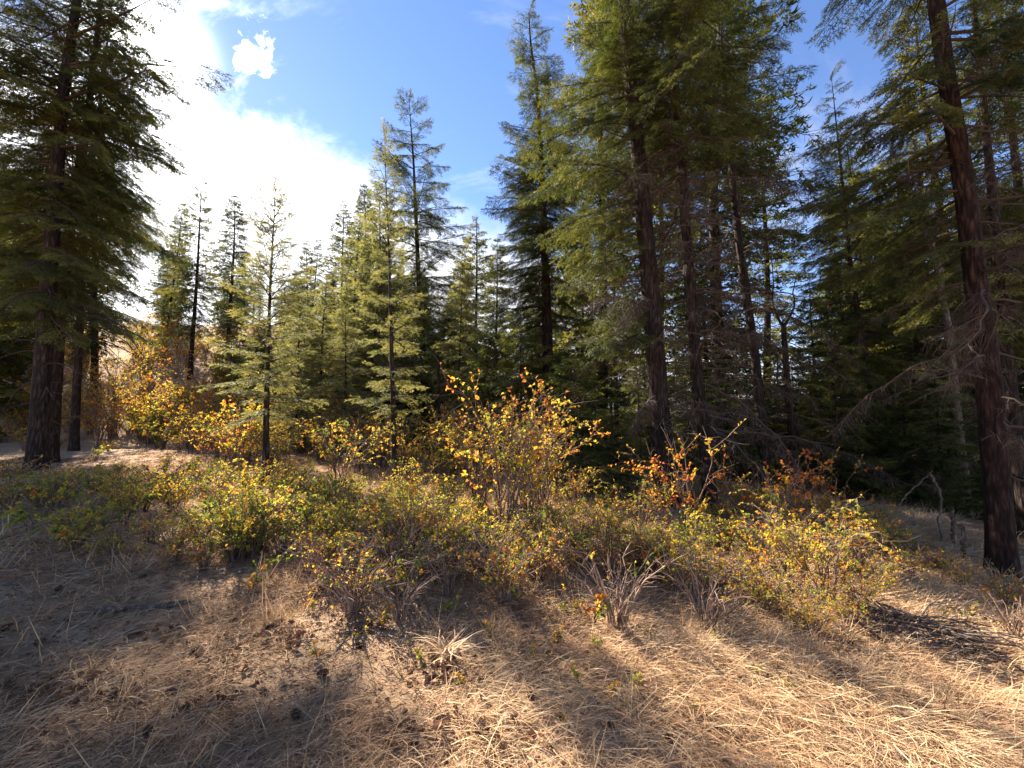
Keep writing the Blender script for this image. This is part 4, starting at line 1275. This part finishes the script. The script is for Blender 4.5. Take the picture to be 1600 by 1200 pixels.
B = base_at(1242, 720); YF = B[1]
wood_tree('dead_snag', 'forked dead snag with twisted bare limbs', B, pts_at(YF, (1234, 640), (1226, 540), (1224, 505)), 0.10, 0.06, M_BARK, 41, 'dead tree', 16, (0.5, 1.6),
          extra=[(pts_at(YF, (1224, 512), (1212, 490), (1206, 470), (1209, 440), (1205, 395)), 0.04, 0.008), (pts_at(YF, (1224, 512), (1236, 492), (1243, 474), (1238, 455), (1246, 430)), 0.04, 0.008), (pts_at(YF, (1226, 540), (1246, 520), (1262, 512)), 0.022, 0.006)])
B = base_at(686, 716); YP = B[1]
wood_tree('pole', 'straight rusty brown bare pole standing before young firs', B, pts_at(YP, (686, 640), (685, 558)), 0.055, 0.045, M_BARKRED, 42, 'pole')
B = base_at(1502, Y=11.0)
wood_tree('dead_tree', 'leaning grey dead trunk left of the biggest trunk', B, pts_at(11.0, (1480, 500), (1440, 300), (1428, 220)), 0.11, 0.03, M_BARKGREY, 43, 'dead tree', 14, (0.5, 1.5))
B = base_at(675, 712)
wood_tree('dead_sapling', 'leaning dark dead stem beside the straight rusty pole', B, pts_at(B[1], (664, 680), (650, 655)), 0.04, 0.02, M_BARK, 44, 'dead tree', 2, (0.4, 0.7))
B = base_at(1472, 850)
wood_tree('dead_sapling', 'pale curved dead stem by the bank, bent like a bow', B, pts_at(B[1], (1466, 812), (1471, 785), (1466, 762), (1453, 741)), 0.012, 0.02, M_BARKGREY, 45, 'dead tree', 0)
B = base_at(1395, 800)
wood_tree('fallen_branch', 'pale dead branch slanting up beside the bow shaped stem', B, pts_at(B[1], (1420, 770), (1456, 736)), 0.018, 0.012, M_BARKGREY, 46, 'dead branch', 5, (0.3, 0.6))
for i, (px, py, h, lab) in enumerate([(1506, 880, 0.5, 'short grey stump stem below the biggest trunk, left one'), (1490, 850, 0.6, 'thin pale dead stem between stump stem and bow shaped stem'), (1541, 885, 0.45, 'pale thin stub touching the biggest trunk')]):
    B = base_at(px, py)
    wood_tree('dead_sapling', lab, B, [np.array(B) + np.array([0.04, 0, h])], 0.035 - 0.008 * i, 0.02, M_BARKGREY, 50 + i, 'dead tree', 1, (0.3, 0.5))


def log(px0, py0, px1, py1, r, label, mat, seed, cat='log', name='log', sag=0.0, lift=0.6, nb=0):
    rng = np.random.default_rng(seed)
    a = np.array(ground_hit(px0, py0)); b = np.array(ground_hit(px1, py1))
    n = 14; t = np.linspace(0, 1, n)[:, None]
    P = a + (b - a) * t; P = P + rng.normal(0, r * 0.35, P.shape)
    c = (a + b) / 2
    z = height(P[:, 0], P[:, 1]); z = np.convolve(np.pad(z, 2, 'edge'), np.ones(5) / 5, 'valid') + r * lift
    base = np.array([c[0], c[1], H(*c)])
    Q = np.column_stack([P, z]) - base
    root = empty(name, base); tag(root, label, cat)
    R = r * (1 - 0.35 * t[:, 0]) * (1 + rng.normal(0, 0.06, n)); R[0] *= 0.8; R[-1] *= 0.5
    g = Geo(); tube(g, Q, R, 10, 0, wob=1 + rng.normal(0, 0.08, (n, 10)))
    for e in (0, -1):
        k = 10
        g.add(np.vstack([Q[e]]), None, None)
    mobj('trunk' if cat == 'log' else 'stick', g.mesh('log', [mat], True), root)
    for k in range(nb):
        L = rng.uniform(0.25, 0.6); e = pick(DEADB, L, rng)
        add_branch(root, 'twig', e[1], Q[rng.integers(2, n - 2)], rng.uniform(0, 6.28), radians(rng.uniform(5, 40)), 0, L / e[0], rng)
    return root


log(150, 958, 300, 945, 0.026, 'half buried grey log in the shaded needles at the left', M_BARKGREY, 61)
log(0, 725, 50, 712, 0.05, 'dark fallen branch left of the twin trunks', M_BARK, 62, nb=2)
log(1330, 952, 1440, 975, 0.045, 'dark log poking out of the golden shrub at the brush pile', M_BARK, 63)
log(1480, 958, 1545, 972, 0.035, 'dark log lying behind the brush pile', M_BARK, 64)
log(690, 735, 790, 765, 0.045, 'fallen stick on the bare slope under the rusty pole, upper one', M_BARK, 65)
log(700, 752, 800, 785, 0.04, 'fallen stick on the bare slope under the rusty pole, lower one', M_BARK, 66)
log(620, 775, 660, 800, 0.04, 'dark root like stick at the feathery young fir', M_BARK, 67)
log(690, 980, 730, 984, 0.014, 'grey stick above the bleached leaf tuft', M_BARKGREY, 68, 'stick', 'stick')
log(905, 1058, 1010, 1052, 0.008, 'thin dark stick lying in the sunlit grass', M_BARK, 69, 'stick', 'stick')
log(195, 995, 225, 993, 0.012, 'short dark stick in the shaded needles', M_BARK, 70, 'stick', 'stick')
log(1215, 1035, 1280, 1065, 0.010, 'grey stick sloping through the grass below the golden shrub', M_BARKGREY, 71, 'stick', 'stick')
log(300, 1125, 335, 1105, 0.007, 'small grey twig in the shade near the bottom', M_BARKGREY, 72, 'stick', 'stick')
log(545, 1110, 560, 1175, 0.006, 'bleached twig pointing at the viewer in the middle grass', M_BARKGREY, 73, 'stick', 'stick')


def brush_pile():
    rng = np.random.default_rng(88)
    x, y = ground_hit(1440, 995); base = np.array([x, y, H(x, y)])
    root = empty('brush_pile', base); tag(root, 'dark pile of dead brushwood in the grass left of the biggest trunk', 'brush pile')
    protos = []
    for v in range(6):
        L = 0.7; n = 6; t = np.linspace(0, 1, n)
        P = np.stack([L * (t - 0.5), 0.05 * np.sin(t * 5 + v), 0.10 * (t - t * t) * (v % 3)], -1) + rng.normal(0, 0.008, (n, 3))
        g = Geo(); tube(g, P, np.linspace(0.010, 0.004, n), 5, 0, 0.35 + 0.08 * v)
        spikes(g, P[2:5], rng.normal(0, 0.4, (3, 3)) + np.array([1, 0, 0.2]), 0.22, 0.006, 0, 0.3, rng)
        protos.append(g.mesh('stick', [M_DEAD], True))
    pale = []
    for me in protos[:3]:
        m2 = me.copy(); m2.materials.clear(); m2.materials.append(M_BARKGREY); pale.append(m2)
    for k in range(52):
        a = rng.normal(0, 0.21); b = rng.normal(0, 0.13)
        h = max(0.0, 0.17 * math.exp(-(a / 0.35) ** 2 - (b / 0.2) ** 2)) * rng.uniform(0.1, 1.0) + 0.01
        az = -0.35 + rng.normal(0, 0.5)
        me = pale[rng.integers(3)] if rng.uniform() < 0.3 else protos[rng.integers(6)]
        pos = (a, b, H(x + a, y + b) - base[2] + h)
        add_branch(root, 'stick', me, pos, az, rng.normal(0.0, 0.15), rng.uniform(0, 6), rng.uniform(0.6, 1.5), rng)


brush_pile()


def leaf_tuft(px, py, label, s=1.0, n=46, seed=5):
    """a collapsed tuft of bleached strap leaves lying in a rosette"""
    rng = np.random.default_rng(seed)
    x, y = ground_hit(px, py); base = np.array([x, y, H(x, y)])
    root = empty('dried_leaf_tuft', base); tag(root, label, 'dried plant')
    ms = []
    for v in range(5):
        n_ = 7; t = np.linspace(0, 1, n_); L = 0.30
        c = np.stack([L * t, 0.03 * np.sin(t * 4 + v), 0.10 * (t - 1.05 * t * t) + 0.01], -1)
        w = 0.006 * (1 - 0.8 * t ** 2)
        V = np.stack([c - np.array([0, 1, 0]) * w[:, None], c + np.array([0, 1, 0.5]) * w[:, None]], 1).reshape(-1, 3)
        i = np.arange(n_ - 1)[:, None] * 2
        g = Geo(); g.add(V, quads=i + np.array([0, 2, 3, 1]), tint=0.58 + 0.05 * v)
        ms.append(g.mesh('strap_leaf', [M_GRASS], True))
    for k in range(n):
        az = rng.uniform(0, 6.28)
        add_branch(root, 'strap_leaf', ms[rng.integers(5)], (rng.normal(0, 0.015), rng.normal(0, 0.015), 0.012 + rng.uniform(0, 0.03)), az, rng.uniform(0.0, 0.55), rng.normal(0, 0.4), s * rng.uniform(0.6, 1.2), rng)


leaf_tuft(700, 1030, 'bleached collapsed tuft of strap leaves at the edge of the shade', 0.8, 36)


# cones, stones
def cone_mesh(seed):
    rng = np.random.default_rng(seed); g = Geo()
    L, R = 0.075, 0.026
    t = np.linspace(0, 1, 7); P = np.stack([L * (t - 0.5), 0 * t, 0 * t], -1)
    tube(g, P, R * 0.6 * np.sin(pi * np.clip(t * 0.9 + 0.08, 0, 1)), 7, 0, 0.1)
    k = 64; i = np.arange(k); u = (i + 0.5) / k; th = i * 2.39996
    rr = R * np.sin(pi * np.clip(u * 0.9 + 0.08, 0, 1))
    b = np.stack([L * (u - 0.5), 0.55 * rr * np.cos(th), 0.55 * rr * np.sin(th)], -1)
    d = np.stack([0.55 + 0 * u, np.cos(th), np.sin(th)], -1)
    leaf_cards(g, b, d, 0.020, 0.017, 0, rng.uniform(0.2, 0.9, k), rng, 0.15)
    return g.mesh('pine_cone', [M_CONE])


CONES = [cone_mesh(1), cone_mesh(2)]
rc = np.random.default_rng(31)
CPX = [(130, 1082), (103, 978), (8, 990), (10, 1075), (180, 1098), (268, 1094), (305, 1028), (365, 975), (285, 1120), (410, 1092), (462, 1128), (468, 1178), (690, 1132), (1046, 1168), (955, 1145), (60, 1013), (222, 908), (830, 1100), (505, 1060), (560, 1015), (1330, 1010), (1500, 1095), (420, 985), (350, 1045), (90, 930), (230, 1160)]
for (px, py) in CPX:
    x, y = ground_hit(px, py)
    o = bpy.data.objects.new('pine_cone', CONES[rc.integers(2)])
    s = rc.uniform(0.5, 0.8); o.scale = (s, s, s)
    o.location = (x, y, H(x, y) + 0.022); o.rotation_euler = (rc.uniform(0, 6), rc.normal(0, 0.15), rc.uniform(0, 6)); link(o)
    later(o, 'dark pine cone on the needles' if px < 600 else 'dark pine cone in the grass', 'pine cone', 'pine cones on the ground', px)


def stone_mesh(seed):
    rng = np.random.default_rng(seed); g = Geo()
    n, m = 7, 10
    th = np.linspace(0.02, pi - 0.02, n); ph = np.arange(m) / m * 2 * pi
    rad = 0.03 * (1 + 0.3 * rng.normal(0, 0.5, (n, m)))
    V = np.stack([rad * np.sin(th)[:, None] * np.cos(ph) * 1.4, rad * np.sin(th)[:, None] * np.sin(ph), 0.65 * rad * np.cos(th)[:, None] * np.ones(m)], -1).reshape(-1, 3)
    i = np.arange(n - 1)[:, None] * m; j = np.arange(m)[None]
    g.add(V, quads=np.stack([i + j, i + m + j, i + m + (j + 1) % m, i + (j + 1) % m], -1).reshape(-1, 4), tint=0.9)
    return g.mesh('stone', [M_BARKGREY])


STN = [stone_mesh(1), stone_mesh(2), stone_mesh(3)]
for (px, py) in [(58, 1048), (535, 932), (310, 1195), (12, 917), (62, 963), (48, 1100), (442, 1078), (748, 1138), (1460, 1142), (1100, 1105)]:
    x, y = ground_hit(px, py)
    o = bpy.data.objects.new('stone', STN[rc.integers(3)]); s = rc.uniform(0.4, 0.8); o.scale = (s, s, s)
    o.location = (x, y, H(x, y) + 0.008); o.rotation_euler = (0, 0, rc.uniform(0, 6)); link(o)
    later(o, 'small pale stone in the ground litter', 'stone', 'small pale stones', px)

finish_labels()
print('TRIANGLES', sum(TRIS.values()), 'objects', len(bpy.data.objects))
